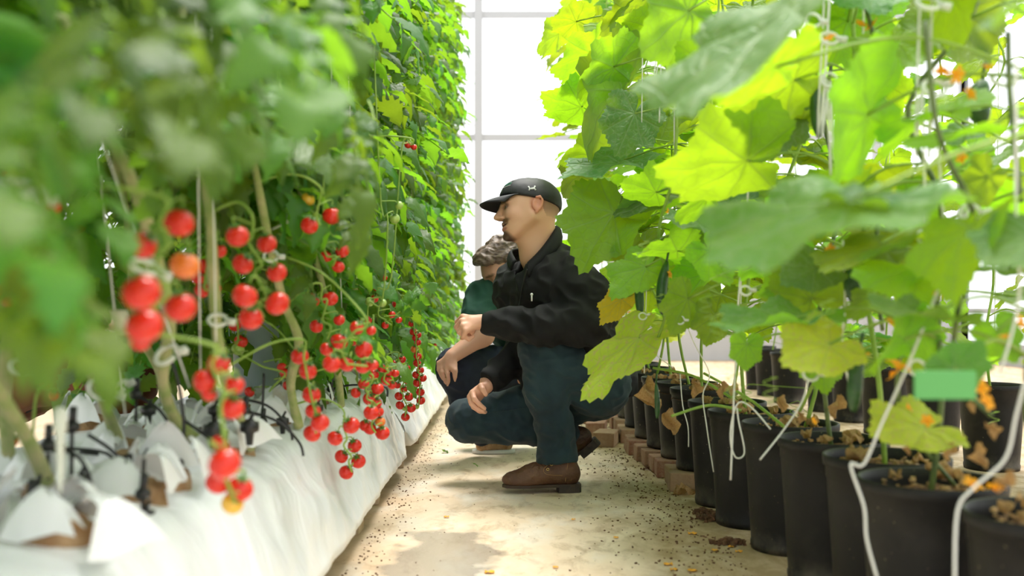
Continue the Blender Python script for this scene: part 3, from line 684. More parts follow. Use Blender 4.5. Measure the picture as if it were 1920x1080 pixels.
for i, (x, y, br) in enumerate(potpos):
    z0 = 0.067 if br else 0; root = empty('plant_pot', (x, y, z0))
    nm = 'tall black nursery pot standing on the floor, %s from the near end' % ORD[i] if not br else 'black nursery pot standing on bricks, %s beyond the floor pots' % ORD[i-8]
    tag(root, nm, 'plant pot', 'black pots of the near cucumber row')
    o = bpy.data.objects.new('pot_shell', PM2 if br else PM); COL.objects.link(o); o.parent = root; o.rotation_euler.z = R(0, 6)
    for nme, ms, dz in (('soil', SM, 0), ('bark_chips', CM, 0)):
        s = bpy.data.objects.new(nme, ms[i % 3]); COL.objects.link(s); s.parent = root; s.location.z = (0.29 if br else 0.34)-0.035; s.rotation_euler.z = R(0, 6)
        if nme == 'bark_chips': s['kind'] = 'stuff'
    pots.append((x, y, z0+(0.255 if br else 0.305)))
    if br:
        for s in (-1, 1): add_brick(x-0.028+R(-0.01, 0.01), y+s*0.062, R(-0.08, 0.08), 'weathered red brick, %s one under the %s of the pots on bricks' % (('near', 'far')[s > 0], ORD[i-8]))

def cucumber_fruit(L, r, bend=0.02):
    rows = []
    for i in range(15):
        t = i/14; rr = r*(math.sin(PI*min(max(t, 0.012), 0.988))**0.35)*(1-0.12*math.cos(t*PI)*0.5)
        rows.append([(rr*math.cos(2*PI*k/16)*(1+0.03*math.cos(k*PI*0.75))+bend*math.sin(t*PI), rr*math.sin(2*PI*k/16), -t*L) for k in range(16)])
    mb = MB().grid(rows, 0, True); mb.f += [tuple(reversed(range(16))), tuple(range(14*16, 15*16))]; mb.m += [0, 0]
    mb.tube([(0, 0, 0), (0.003, 0, 0.03)], 0.003, 6); return mb.mesh('cucumber', M['cuke'])
mb = MB()
for k in range(5):
    a = 2*PI*k/5; d = Vector((math.cos(a), math.sin(a), 0)); q = Vector((-d.y, d.x, 0))
    mb.grid([[d*t+Vector((0, 0, z))+q*w*u for u in (-1, 0, 1)] for t, z, w in ((0.05, 0.0, 0.1), (0.35, 0.35, 0.34), (0.75, 0.5, 0.36), (1.1, 0.35, 0.05))])
mb.ball((0, 0, 0.15), 0.16, 8)
FLOWER = mb.mesh('flower', M['flower'])
def dry_leaf_mesh(seed):
    rr = random.Random(seed); rows = []
    for i in range(9):
        t = i/8; w = 0.30*math.sin(PI*min(1, t*0.9+0.06))*(1+1.0*(rr.random()-0.5)); o_ = 0.12*math.sin(t*5+seed*2)
        rows.append([(u*w*(1 if u < 0 else 0.75)+o_, t+0.06*rr.uniform(-1, 1)*abs(u), 0.5*w*math.cos(u*4+t*5+seed)+0.12*math.sin(t*9+u*3+seed)) for u in (-1, -0.7, -0.4, -0.1, 0.2, 0.5, 0.75, 1)])
    return MB().grid(rows).mesh('dried_leaf', M['dry'])
DL = [dry_leaf_mesh(i) for i in range(4)]
# ------------------------------------------------------------------ cucumber row
cplants = []
def cucumber_plant(base, top, label, group, mat='vine', wob=0.05):
    base = Vector(base); root = empty('cucumber_plant', base); tag(root, label, 'cucumber plant', group)
    n = 9; pts = [base-Vector((0, 0, 0.02))]+[base.lerp(Vector(top), t/n)+Vector((R(-wob, wob), R(-wob, wob), 0)) for t in range(1, n+1)]
    sp = spline(pts, 5); MB().tube(sp, [0.0058*(1-0.4*i/len(sp)) for i in range(len(sp))], 7).build('stem', M[mat], root)
    cplants.append((root, sp)); return root, sp
G1 = 'cucumber plants trained up twine from the near pots'; G2 = 'cucumber plants of the farther row on the right'
for i, (x, y, z) in enumerate(pots):
    top = (x+R(-0.08, 0.05), y+R(-0.1, 0.1), min(4.0, 0.65+0.31*y+0.7))
    cucumber_plant((x+R(-0.03, 0.03), y, z), top, 'cucumber vine in the %s pot from the near end of the aisle row' % ORD[i], G1, 'vine_dark' if i in (1, 2, 4) else 'vine')
def cnear(p):
    best = None
    for root, sp in cplants:
        for q in sp[2::2]:
            d = (q-p).length+abs(q.z-p.z)*0.3
            if best is None or d < best[0]: best = (d, root, q)
    return best[1], best[2]
def put_cleaf(att, tip, nrm, kind='g', size=None, root=None, pet=True, var=None, sx=1.0):
    att, tip = Vector(att), Vector(tip); q = None
    if root is None: root, q = cnear(att)
    else: q = min(dict((r.name, s) for r, s in cplants)[root.name], key=lambda s: (s-att).length)
    d = tip-att; size = size or d.length
    ms = CL[kind]; me = ms[var % len(ms)] if var is not None else random.choice(ms)
    o = inst('leaf', me, root, frame(att, d, nrm, size, sx*random.choice((-1, 1))))
    if kind in 'yo': o['label'] = 'yellowing leaf' if kind == 'y' else 'golden withering leaf'
    if pet and (q-att).length < 0.7:
        m = (att+q)/2+Vector((0, 0, 0.35*(att-q).length*0.4))
        pm = MB().tube(spline([q, m, att], 5), [0.0028]*11, 6).build('petiole', M['vine'], root)
UP = (0, 0, 1)
H_LEAVES = [  # attachment px,py,Y ; tip px,py,Y ; normal ; kind
 ((1480, 10, 1.25), (1280, 212, 1.1), (-0.75, -0.35, 0.75), 'd'), ((1455, 125, 1.5), (1300, 175, 1.45), (0.1, 0.5, 1), 'g'), ((1400, 300, 2.0), (1195, 322, 1.95), (-0.1, 0.75, 0.8), 'g'),
 ((1625, 215, 1.6), (1470, 372, 1.5), (-0.4, 0.7, 0.6), 'g'), ((1590, 380, 1.15), (1325, 468, 1.05), (-0.35, -0.4, 1.0), 'd'), ((1600, 375, 1.15), (1760, 400, 1.1), (0.1, -0.3, 1), 'd'),
 ((1150, 398, 2.95), (1075, 520, 2.85), (-0.35, -0.9, 0.35), 'g'), ((1198, 634, 2.8), (1085, 745, 2.72), (-0.75, -0.6, 0.5), 'y'), ((1165, 560, 3.0), (1118, 618, 2.98), (-0.5, -0.8, 0.4), 'o'),
 ((1170, 300, 3.05), (1025, 338, 2.95), (-0.15, -0.35, 1), 'd'), ((1150, 125, 3.1), (1045, 172, 3.0), (0, 0.75, 0.8), 'g'), ((1165, 170, 3.2), (1020, 290, 3.05), (-0.5, 0.7, 0.6), 'g'),
 ((1048, 62, 4.2), (988, 95, 4.1), (-0.2, 0.7, 0.8), 'g'), ((1190, 213, 2.9), (1150, 305, 2.85), (0.1, -0.9, 0.3), 'd'), ((1290, 20, 2.3), (1180, 118, 2.2), (-0.2, 0.85, 0.5), 'g'),
 ((1490, 150, 1.95), (1320, 205, 1.9), (0, 0.7, 0.8), 'g'), ((1455, 200, 2.2), (1445, 315, 2.15), (0.1, -0.9, 0.4), 'd'), ((1590, 40, 2.2), (1640, 165, 2.15), (0.1, 0.85, 0.5), 'g'),
 ((1800, 20, 1.9), (1740, 165, 1.85), (0.3, 0.8, 0.5), 'g'), ((1780, -20, 1.6), (1850, 95, 1.5), (0.3, 0.6, 0.7), 'g'), ((1960, -30, 1.0), (1850, 40, 0.95), (0, 0.5, 1), 'd'),
 ((1520, 560, 2.0), (1440, 470, 1.95), (0, 0.8, 0.5), 'g'), ((1325, 372, 2.4), (1248, 412, 2.35), (0, 0.6, 0.8), 'g'), ((1485, 598, 1.8), (1300, 612, 1.75), (0, -0.12, 1), 'd'),
 ((1555, 645, 1.7), (1450, 690, 1.65), (-0.3, -0.8, 0.5), 'y'), ((1695, 635, 1.5), (1592, 672, 1.45), (-0.2, 0.7, 0.7), 'g'), ((1745, 590, 1.45), (1608, 572, 1.4), (0, -0.2, 1), 'd'),
 ((1790, 692, 1.35), (1852, 628, 1.3), (0.2, -0.8, 0.5), 'd'), ((1735, 800, 1.65), (1612, 815, 1.6), (-0.1, -0.6, 0.9), 'y'), ((1800, 480, 1.6), (1680, 540, 1.55), (0, 0.7, 0.6), 'g'),
 ((1940, 440, 1.3), (1830, 510, 1.25), (0, -0.4, 0.9), 'd'), ((1400, 645, 2.2), (1395, 705, 2.2), (0.1, 0.9, 0.3), 'g'), ((1540, 670, 2.1), (1540, 750, 2.1), (0, 0.9, 0.3), 'g'),
 ((1530, 500, 1.9), (1455, 540, 1.85), (-0.2, -0.8, 0.5), 'd'), ((1230, 360, 2.8), (1150, 330, 2.75), (0, 0.7, 0.7), 'g'), ((1335, 130, 2.3), (1255, 70, 2.25), (0, 0.8, 0.6), 'g'),
 ((1110, 100, 3.6), (1010, 130, 3.5), (0, 0.6, 0.8), 'g'), ((1090, 200, 3.7), (1000, 170, 3.6), (-0.2, 0.6, 0.8), 'g'), ((1080, 40, 3.9), (1020, 20, 3.8), (0, 0.7, 0.7), 'g'), ((1110, 290, 3.4), (1030, 285, 3.35), (-0.2, 0.7, 0.7), 'g'),
 ((1210, 500, 2.7), (1130, 560, 2.65), (-0.3, -0.6, 0.6), 'g'), ((1270, 470, 2.6), (1180, 460, 2.5), (0, 0.5, 0.8), 'g'), ((1100, 400, 3.3), (1050, 440, 3.25), (0, 0.7, 0.7), 'g'), ((1290, 560, 2.5), (1250, 640, 2.5), (0, 0.8, 0.5), 'g'),
 ((1560, 360, 2.3), (1440, 420, 2.25), (0, 0.5, 0.8), 'g'), ((1450, 420, 2.3), (1530, 520, 2.3), (0, 0.85, 0.5), 'g'), ((1330, 470, 2.4), (1380, 540, 2.4), (0, 0.8, 0.5), 'g'), ((1400, 400, 2.5), (1300, 470, 2.45), (-0.2, -0.7, 0.6), 'd'),
 ((1190, 30, 3.3), (1100, 60, 3.2), (0, 0.7, 0.7), 'g'), ((1310, 420, 2.5), (1230, 400, 2.45), (0, -0.5, 0.9), 'd'), ((1180, 470, 2.9), (1240, 520, 2.9), (0, -0.8, 0.5), 'g'), ((1480, 520, 2.0), (1410, 560, 2.0), (0, 0.8, 0.5), 'g'), ((1660, 470, 1.8), (1590, 520, 1.8), (0, -0.5, 0.8), 'd'),
 ((1700, 380, 1.9), (1780, 440, 1.9), (0, 0.8, 0.5), 'g'), ((1850, 330, 1.7), (1800, 400, 1.7), (0, 0.8, 0.4), 'g'), ((1870, 620, 1.5), (1910, 690, 1.5), (0, 0.8, 0.4), 'g'), ((1640, 560, 1.9), (1560, 600, 1.9), (0, 0.6, 0.7), 'g'), ((1720, 620, 1.8), (1760, 690, 1.8), (0, 0.8, 0.4), 'g'), ((1340, 590, 2.5), (1320, 660, 2.5), (0, 0.8, 0.4), 'g'), ((1230, 60, 3.2), (1140, 10, 3.1), (0, 0.6, 0.7), 'g'), ((1085, 330, 3.5), (1030, 370, 3.45), (0, 0.7, 0.5), 'g')]
for i, (a, t, n, k) in enumerate(H_LEAVES):
    A_, T_ = P(*a), P(*t); sx = 0.62 if i == 7 else 0.7 if k == 'o' else 0.85
    put_cleaf(A_, T_, n, k, (T_-A_).length*(0.98 if i in (7, 0, 4) else 0.85), var=i, sx=sx)
# the rest of the canopy
for i, (root, sp) in enumerate(list(cplants)):
    x, y, z = pots[i]; top = 0.65+0.31*y+0.35
    n = int(7+(top-0.75)*(13 if y > 2 else 9)) if y > 1.3 else 5
    for k in range(n):
        zz = R(0.72 if y < 3 else 0.6, top); az = R(0, 2*PI)
        if y < 2.1 and zz > 0.75 and R(0, 1) < 0.25: continue
        q = min(sp, key=lambda s: abs(s.z-zz)); rad = R(0.08, 0.26)
        lim = -1.0 if y < 2.6 else 0.0
        att = Vector((q.x+math.cos(az)*rad*(1.35 if math.cos(az) < 0 and y > 2.5 else 0.9), q.y+math.sin(az)*rad, zz))
        if y < 2.6: att.x = max(att.x, 0.56+0.05*R(0, 1))
        d = Vector((math.cos(az), math.sin(az)*0.8, R(-0.9, 0.1)))
        s = R(0.10, 0.155)
        if att.x+d.normalized().x*s < (0.52 if y < 2.6 else 0.12): continue
        put_cleaf(att, att+d.normalized()*s, (d.x*0.3+R(-0.3, 0.3), d.y*0.3+R(-0.3, 0.3), 1), 'g' if R(0, 1) < 0.86 else 'd', s, root)
    for k in range(9 if y < 3.4 else 4):
        q = min(sp, key=lambda s: abs(s.z-0.7)); att = Vector((x+R(-0.02, 0.35), y+R(-0.2, 0.2), R(0.5, 1.0))); dd = Vector((R(-1, 1), R(-1, 0.6), R(-0.8, 0.1))).normalized(); s = R(0.06, 0.11)
        if att.x+dd.x*s < x-0.08: continue
        put_cleaf(att, att+dd*s, (R(-0.4, 0.4), R(-0.6, 0.4), 1), random.choice('ggdy' if k < 5 else 'gd'), s, root)
    for k in range(2):
        q = min(sp, key=lambda s: abs(s.z-R(0.6, 1.2))); p = q+Vector((R(-0.08, 0.02), R(-0.05, 0.05), 0))
        inst('flower', FLOWER, root, frame(p, (0, 1, 0.2), (R(-1, 1), -0.5, 0.5), 0.013))
# dried leaves near the pot rims
for (px, py, Y, L, tx, ty) in ((1216, 705, 3.1, 0.14, 14, 100), (1258, 765, 3.0, 0.10, 0, 60), (1210, 645, 3.1, 0.06, 0, 40), (1302, 710, 2.9, 0.07, 0, 40), (1352, 715, 2.7, 0.06, 5, 40), (1375, 715, 2.7, 0.05, -2, 30), (1470, 740, 2.4, 0.07, -8, 40), (1500, 770, 2.3, 0.05, 0, 40),
        (1570, 740, 2.3, 0.09, -5, 60), (1705, 830, 1.7, 0.035, -5, 40), (1722, 825, 1.7, 0.03, 0, 36), (1835, 830, 1.6, 0.07, 10, 60), (1850, 790, 1.5, 0.05, 20, 40), (1890, 880, 1.4, 0.06, -20, 50), (1780, 830, 1.6, 0.05, 0, 50), (1820, 740, 1.6, 0.05, 10, 40)):
    p = P(px, py, Y); t = P(px+tx, py+ty, Y); r, q = cnear(p)
    inst('dried_leaf', random.choice(DL), r, frame(p, t-p, (R(-0.4, 0.4), -1, 0), L*(0.8 if Y > 2.6 else 0.6)))
# debris of dead leaves on the soil
for i, (x, y, z) in enumerate(pots[:12]):
    for k in range(5):
        a = R(0, 6.28); inst('dried_leaf', random.choice(DL), cplants[i][0], frame((x+0.07*math.cos(a), y+0.07*math.sin(a), z+0.035), (math.cos(a+2), math.sin(a+2), R(0, 0.3)), (R(-0.4, 0.4), 0, 1), R(0.03, 0.06)))
# hanging fruits
for (px, py, Y, L, r, lab) in ((1530, 150, 2.0, 0.115, 0.013, 0), (1842, 150, 1.7, 0.075, 0.021, 0), (1603, 480, 1.9, 0.09, 0.0165, 0), (1612, 655, 1.75, 0.11, 0.0135, 0), (1250, 490, 2.6, 0.14, 0.014, 0), (1196, 510, 2.9, 0.13, 0.013, 0), (1565, 490, 2.1, 0.07, 0.01, 0), (1230, 720, 2.9, 0.1, 0.008, 0)):
    p = P(px, py, Y); r0, q = cnear(p)
    inst('cucumber', cucumber_fruit(L, r, R(-0.008, 0.008)), r0, Matrix.Translation(p) @ Matrix.Rotation(R(-0.12, 0.12), 4, 'Y'))
for (px, py, Y, s) in ((1628, 42, 1.9, 0.016), (1612, 48, 1.9, 0.013), (1556, 75, 1.8, 0.013), (1775, 128, 1.5, 0.013), (1790, 140, 1.5, 0.014), (1760, 140, 1.5, 0.012), (1852, 130, 1.5, 0.014), (1815, 178, 1.5, 0.012), (1738, 275, 1.6, 0.014), (1805, 297, 1.6, 0.01), (1560, 470, 1.8, 0.013), (1575, 472, 1.8, 0.011),
        (1682, 692, 1.6, 0.02), (1670, 697, 1.6, 0.014), (1620, 672, 1.75, 0.015), (1598, 672, 1.75, 0.013), (1670, 608, 1.6, 0.012), (1780, 550, 1.5, 0.013), (1765, 545, 1.5, 0.012), (1835, 728, 1.4, 0.013), (1845, 755, 1.4, 0.014), (1908, 605, 1.4, 0.012), (1885, 635, 1.4, 0.01), (1530, 788, 2.0, 0.009), (1738, 790, 1.6, 0.011), (1700, 765, 1.6, 0.01), (1255, 395, 2.6, 0.01), (1187, 360, 2.9, 0.009), (1253, 515, 2.6, 0.012), (1820, 912, 1.5, 0.016), (1865, 920, 1.4, 0.014)):
    p = P(px, py, Y); r0, q = cnear(p)
    inst('flower', FLOWER, r0, frame(p, (R(-1, 1), R(-1, 1), R(-0.5, 0.5)), (R(-1, 1), -0.7, R(-0.5, 1)), s))
for (px, py, Y, s) in ((1525, 38, 1.8, 1.1), (1555, 72, 1.8, 1.3), (1555, 150, 1.85, 1.2), (1752, 165, 1.5, 1.4), (1820, 402, 1.5, 1.3), (1735, 445, 1.7, 1.1), (1570, 478, 1.8, 1.3), (1880, 150, 1.5, 1.3), (1520, 700, 1.9, 1.2), (1275, 600, 2.5, 0.9), (1205, 593, 2.8, 0.9), (1262, 200, 2.6, 0.9), (1740, 5, 1.5, 1.4), (1398, 545, 2.2, 1.0), (1720, 690, 1.6, 1.1)):
    p = P(px, py, Y); r0, q = cnear(p)
    inst('plant_clip', CLIP, r0, Matrix.LocRotScale(p, Matrix.Rotation(R(0.8, 1.4), 3, 'X') @ Matrix.Rotation(R(-0.4, 0.4), 3, 'Z'), (s*0.75, s*0.75, s*0.75)))
# tendrils
for i in range(26):
    px, py, Y = R(1200, 1900), R(420, 780), R(1.6, 2.7); p = P(px, py, Y); r0, q = cnear(p)
    pts = [q.lerp(p, t) for t in (0, 0.5)] if (q-p).length < 0.25 else [p]
    for k in range(12): pts.append(p+Vector((0.012*math.cos(k*1.3), 0.012*math.sin(k*1.3), -0.004*k)))
    MB().tube(spline(pts, 3), 0.0009, 4, 0, False).build('tendril', M['vine'], r0)
# bare lower vines that sprawl over the pot rims
for pp in ([(1320, 700, 2.9), (1400, 745, 2.75), (1470, 800, 2.5)], [(1225, 690, 3.1), (1300, 705, 2.95), (1370, 745, 2.8)], [(1260, 780, 2.7), (1330, 760, 2.8), (1390, 770, 2.8)], [(1500, 770, 2.3), (1540, 690, 2.2), (1585, 600, 2.1), (1560, 480, 2.0)],
           [(1790, 910, 1.8), (1700, 800, 1.75), (1683, 740, 1.7), (1690, 600, 1.65)], [(1860, 780, 1.5), (1790, 700, 1.5), (1800, 560, 1.45), (1830, 420, 1.45), (1760, 250, 1.4), (1735, 40, 1.4)], [(1650, 390, 2.0), (1640, 500, 1.95), (1655, 620, 1.95)], [(1620, 0, 1.9), (1650, 120, 1.9), (1658, 200, 1.95)],
           [(1285, 30, 2.6), (1250, 120, 2.6), (1268, 200, 2.6), (1262, 330, 2.6), (1235, 440, 2.65), (1255, 560, 2.7), (1215, 680, 2.8)], [(1890, 60, 1.45), (1895, 200, 1.45), (1915, 380, 1.45)]):
    pts = [P(*q) for q in pp]; r0, q = cnear(pts[0])
    MB().tube(spline(pts, 6), 0.0042, 6).build('side_stem', M['vine_dark'] if pp[0][2] < 2.1 else M['vine'], r0)
# ------------------------------------------------------------------ twine on the cucumber side
tw = [([(1555, 0, 1.85), (1556, 150, 1.85), (1562, 300, 1.85)], 'white twine pair beside the clipped flower, upper right'), ([(1545, 10, 1.9), (1550, 150, 1.88), (1558, 330, 1.86)], 'white twine just left of the clipped pair'),
      ([(1412, 160, 2.3), (1405, 330, 2.3), (1385, 560, 2.28), (1378, 700, 2.27), (1370, 900, 2.26)], 'long white twine hanging in the middle of the cucumber row'),
      ([(1392, 330, 2.6), (1388, 600, 2.6), (1376, 720, 2.55)], 'white twine dropping to the sixth pot'), ([(1620, -10, 2.0), (1618, 170, 2.0)], 'thin white twine behind the orange flowers'),
      ([(1725, 0, 1.6), (1730, 160, 1.6), (1735, 420, 1.6)], 'white twine near the upper right opening'), ([(1748, 0, 1.62), (1752, 170, 1.62), (1770, 420, 1.62)], 'second white twine near the upper right opening'),
      ([(1820, 380, 1.5), (1760, 540, 1.5), (1700, 690, 1.5), (1655, 790, 1.5), (1620, 870, 1.5), (1595, 872, 1.5), (1620, 950, 1.48), (1625, 1010, 1.47), (1645, 1085, 1.45)], 'slanting white twine knotted over the third nearest pot'),
      ([(1905, 100, 1.35), (1905, 400, 1.35), (1910, 560, 1.35), (1875, 700, 1.34)], 'white twine at the right edge'), ([(1922, 715, 1.3), (1905, 780, 1.3), (1885, 860, 1.3), (1825, 915, 1.3), (1795, 960, 1.3), (1790, 1090, 1.28)], 'thick white cord curling over the nearest visible pot rim'),
      ([(1580, 450, 1.9), (1585, 560, 1.9), (1580, 650, 1.9), (1600, 760, 1.9)], 'white twine beside the mid cucumber'), ([(1520, 690, 2.2), (1505, 750, 2.2), (1470, 805, 2.2), (1425, 862, 2.18)], 'frayed white twine end over the fifth pot'),
      ([(1445, 805, 2.4), (1410, 765, 2.42), (1385, 755, 2.42), (1372, 790, 2.42), (1370, 830, 2.42), (1380, 858, 2.42), (1396, 848, 2.42), (1385, 790, 2.42), (1382, 765, 2.42)], 'looped white twine hanging on the sixth pot'),
      ([(1270, 560, 2.8), (1300, 640, 2.8), (1330, 700, 2.8), (1318, 740, 2.78), (1325, 800, 2.76), (1338, 885, 2.75)], 'white twine trailing down the seventh pot'), ([(1275, 700, 3.0), (1280, 760, 2.98), (1290, 800, 2.97), (1291, 838, 2.97)], 'short white twine over the eighth pot'),
      ([(1244, 0, 2.7), (1240, 100, 2.7), (1236, 230, 2.7)], 'white twine in the top of the cucumber leaves'), ([(1263, 60, 2.6), (1265, 330, 2.6)], 'second white twine in the top of the cucumber leaves'), ([(1205, 80, 2.9), (1203, 240, 2.9)], 'thin white twine behind the veined leaf'),
      ([(1180, 590, 3.0), (1215, 650, 3.0), (1262, 690, 3.0)], 'white twine slanting behind the drooping yellow leaf'), ([(1215, 470, 2.9), (1210, 600, 2.9), (1208, 700, 2.9)], 'white twine by the golden leaf')]
for i, (pp, lb) in enumerate(tw):
    pts = [P(*q) for q in pp]
    if pp[0][1] <= 10: t = pts[0]; pts = [Vector((0.78, t.y, 4.1)), t]+pts[1:]
    string(pts, lb, 'white twine of the cucumber row', 0.0021 if pp[0][2] < 2.6 else 0.0016)
# far right row
k = 0
for y in np.arange(2.9, 8.2, 0.55):
    y = float(y); x = 1.95+R(-0.05, 0.05); root = empty('plant_pot', (x, y, 0)); tag(root, 'black pot of the farther row at the right, %s from its near end' % ORD[k], 'plant pot', 'black pots of the farther row')
    for nme, me in (('pot_shell', PM), ('soil', SM[0])):
        o = bpy.data.objects.new(nme, me); COL.objects.link(o); o.parent = root
        if nme == 'soil': o.location.z = 0.305
    rt, sp = cucumber_plant((x, y, 0.3), (x, y, 0.65+0.31*y+0.4), 'cucumber vine of the farther right row, %s from its near end' % ORD[k], G2)
    string([(x+0.01, y, 0.45), (x+0.02, y-0.02, 2), (1.95, y, 4.1)], 'white twine of the farther right row, %s from its near end' % ORD[k], 'white twine of the farther row')
    for j in range(int(14+3*y)):
        zz = R(0.45, 0.65+0.31*y+0.3); az = R(0, 6.28); q = min(sp, key=lambda s: abs(s.z-zz)); rad = R(0.05, 0.28)
        att = Vector((q.x+math.cos(az)*rad, q.y+math.sin(az)*rad, zz)); d = Vector((math.cos(az), math.sin(az), R(-1, 0.1))).normalized(); s = R(0.09, 0.14)
        put_cleaf(att, att+d*s, (R(-0.4, 0.4), R(-0.4, 0.4), 1), 'g', s, rt, pet=(j % 3 == 0))
    k += 1
# green label board
c = P(1772, 722, 1.25); o = MB().box(c, (0.078, 0.003, 0.036)).build('label_card', M['glabel'], smooth=False); b = o.modifiers.new('b', 'BEVEL'); b.width = 0.001
tag(o, 'plain green card among the near cucumber leaves at right', 'card')
# ------------------------------------------------------------------ people: smooth distance fields turned into one continuous surface
class Field:
    def __init__(s, lo, hi, h):
        s.lo = np.array(lo, np.float32); s.h = h; s.n = np.ceil((np.array(hi)-s.lo)/h).astype(int)+1
        s.F = np.full(s.n, 0.5, np.float32)
    def win(s, lo, hi):
        a = np.clip(np.floor((np.array(lo)-s.lo)/s.h).astype(int), 0, s.n); b = np.clip(np.ceil((np.array(hi)-s.lo)/s.h).astype(int)+1, 0, s.n)
        if np.any(b <= a): return None
        g = [s.lo[i]+s.h*np.arange(a[i], b[i], dtype=np.float32) for i in range(3)]
        return (slice(a[0], b[0]), slice(a[1], b[1]), slice(a[2], b[2])), np.stack(np.meshgrid(*g, indexing='ij'), -1)
    def comb(s, sl, d, k, sub=False):
        F = s.F[sl]
        if sub: F = -F
        if k > 0:
            h = np.clip(0.5+0.5*(F-d)/k, 0, 1); r = F*(1-h)+d*h-k*h*(1-h)
        else: r = np.minimum(F, d)
        s.F[sl] = -r if sub else r
    def cap(s, a, b, ra, rb=None, k=0.02, sub=False, flat=(1, 1, 1)):
        """tapered capsule; flat squeezes the section along world axes"""
        a, b = np.array(a, np.float32), np.array(b, np.float32); rb = ra if rb is None else rb
        m = max(ra, rb)+k+0.02; w = s.win(np.minimum(a, b)-m, np.maximum(a, b)+m)
        if w is None: return s
        sl, p = w; ba = b-a; L = float(ba@ba)+1e-9; pa = p-a
        t = np.clip((pa@ba)/L, 0, 1)[..., None]; q = pa-ba*t
        d = np.sqrt((q*q).sum(-1))-(ra+(rb-ra)*t[..., 0]); s.comb(sl, d, k, sub); return s
    def ell(s, c, r, k=0.02, sub=False, rot=None):
        c = np.array(c, np.float32); r = np.array(r, np.float32); m = float(r.max())+k+0.02; w = s.win(c-m, c+m)
        if w is None: return s
        sl, p = w; q = p-c
        if rot is not None: q = q@np.linalg.inv(np.array(rot, np.float64)).T.astype(np.float32)
        k0 = np.sqrt(((q/r)**2).sum(-1)); k1 = np.sqrt(((q/(r*r))**2).sum(-1))+1e-6
        s.comb(sl, k0*(k0-1)/k1, k, sub); return s
    def chain(s, pts, rs, k=0.02, **kw):
        for i in range(len(pts)-1): s.cap(pts[i], pts[i+1], rs[i], rs[i+1], k, **kw)
        return s
    def plane_cut(s, p, n, lo, hi, k=0.004):
        """cut away the side of the plane that n points to, inside the window"""
        w = s.win(lo, hi)
        if w is None: return s
        sl, g = w; d = (g-np.array(p, np.float32))@np.array(n, np.float32)/np.linalg.norm(n)
        s.F[sl] = np.maximum(s.F[sl], d); return s
    def nets(s):
        F = s.F; S = F < 0; nc = tuple(np.array(F.shape)-1)
        cnt = np.zeros(nc, np.float32); acc = np.zeros(nc+(3,), np.float32); edges = []
        for ax in range(3):
            o = [slice(None)]*3; a = list(o); b = list(o); a[ax] = slice(0, -1); b[ax] = slice(1, None)
            Fa, Fb = F[tuple(a)], F[tuple(b)]; X = S[tuple(a)] != S[tuple(b)]; ix = np.argwhere(X); edges.append((ix, S[tuple(a)][X]))
            fa, fb = Fa[X], Fb[X]; t = fa/(fa-fb); pos = ix.astype(np.float32); pos[:, ax] += t
            u, v = [q for q in range(3) if q != ax]
            for du in (0, 1):
                for dv in (0, 1):
                    c = ix.copy(); c[:, u] -= du; c[:, v] -= dv
                    ok = np.all((c >= 0) & (c < np.array(nc)), 1); ci = c[ok]
                    np.add.at(cnt, tuple(ci.T), 1); np.add.at(acc, tuple(ci.T), pos[ok])
        act = cnt > 0; idx = np.full(nc, -1, np.int64); idx[act] = np.arange(act.sum())
        V = acc[act]/cnt[act][:, None]*s.h+s.lo; Q = []
        for ax in range(3):
            ix, ins = edges[ax]; u, v = (ax+1) % 3, (ax+2) % 3
            ok = (ix[:, u] > 0) & (ix[:, v] > 0) & (ix[:, u] < nc[u]) & (ix[:, v] < nc[v]) & (ix[:, ax] < nc[ax]); ix = ix[ok]; ins = ins[ok]
            def g(du, dv):
                c = ix.copy(); c[:, u] -= du; c[:, v] -= dv; return idx[tuple(c.T)]
            q = np.stack([g(0, 0), g(1, 0), g(1, 1), g(0, 1)], 1); q[~ins] = q[~ins][:, ::-1]; Q.append(q)
        return V, np.concatenate(Q)
    def build(s, name, mat, parent=None, color=None, disp=None, smooth=2):
        V, Q = s.nets()
        # light Laplacian smoothing
        nb = np.zeros_like(V); c = np.zeros(len(V), np.float32)
        for it in range(smooth):
            nb[:] = 0; c[:] = 0
            for i in range(4):
                a, b = Q[:, i], Q[:, (i+1) % 4]; np.add.at(nb, a, V[b]); np.add.at(c, a, 1)
            V = V*0.4+0.6*nb/np.maximum(c, 1)[:, None]
        if disp is not None:
            N = np.zeros_like(V); n = np.cross(V[Q[:, 2]]-V[Q[:, 0]], V[Q[:, 3]]-V[Q[:, 1]])
            for i in range(4): np.add.at(N, Q[:, i], n)
            N /= np.linalg.norm(N, axis=1)[:, None]+1e-9; V = V+N*disp(V, N)[:, None]
        me = bpy.data.meshes.new(name); me.vertices.add(len(V)); me.vertices.foreach_set('co', V.astype(np.float32).ravel())
        me.loops.add(len(Q)*4); me.loops.foreach_set('vertex_index', Q.astype(np.int32).ravel())
        me.polygons.add(len(Q)); me.polygons.foreach_set('loop_start', np.arange(len(Q), dtype=np.int32)*4)
        me.update(calc_edges=True); me.validate(); me.polygons.foreach_set('use_smooth', [True]*len(me.polygons)); me.materials.append(mat)
        if color is not None:
            at = me.color_attributes.new('Col', 'FLOAT_COLOR', 'POINT'); c = color(V); at.data.foreach_set('color', np.concatenate([c, np.ones((len(c), 1))], 1).astype(np.float32).ravel())
        o = bpy.data.objects.new(name, me); COL.objects.link(o)
        if parent: o.parent = parent; o.matrix_basis = parent.matrix_basis.inverted()
        return o
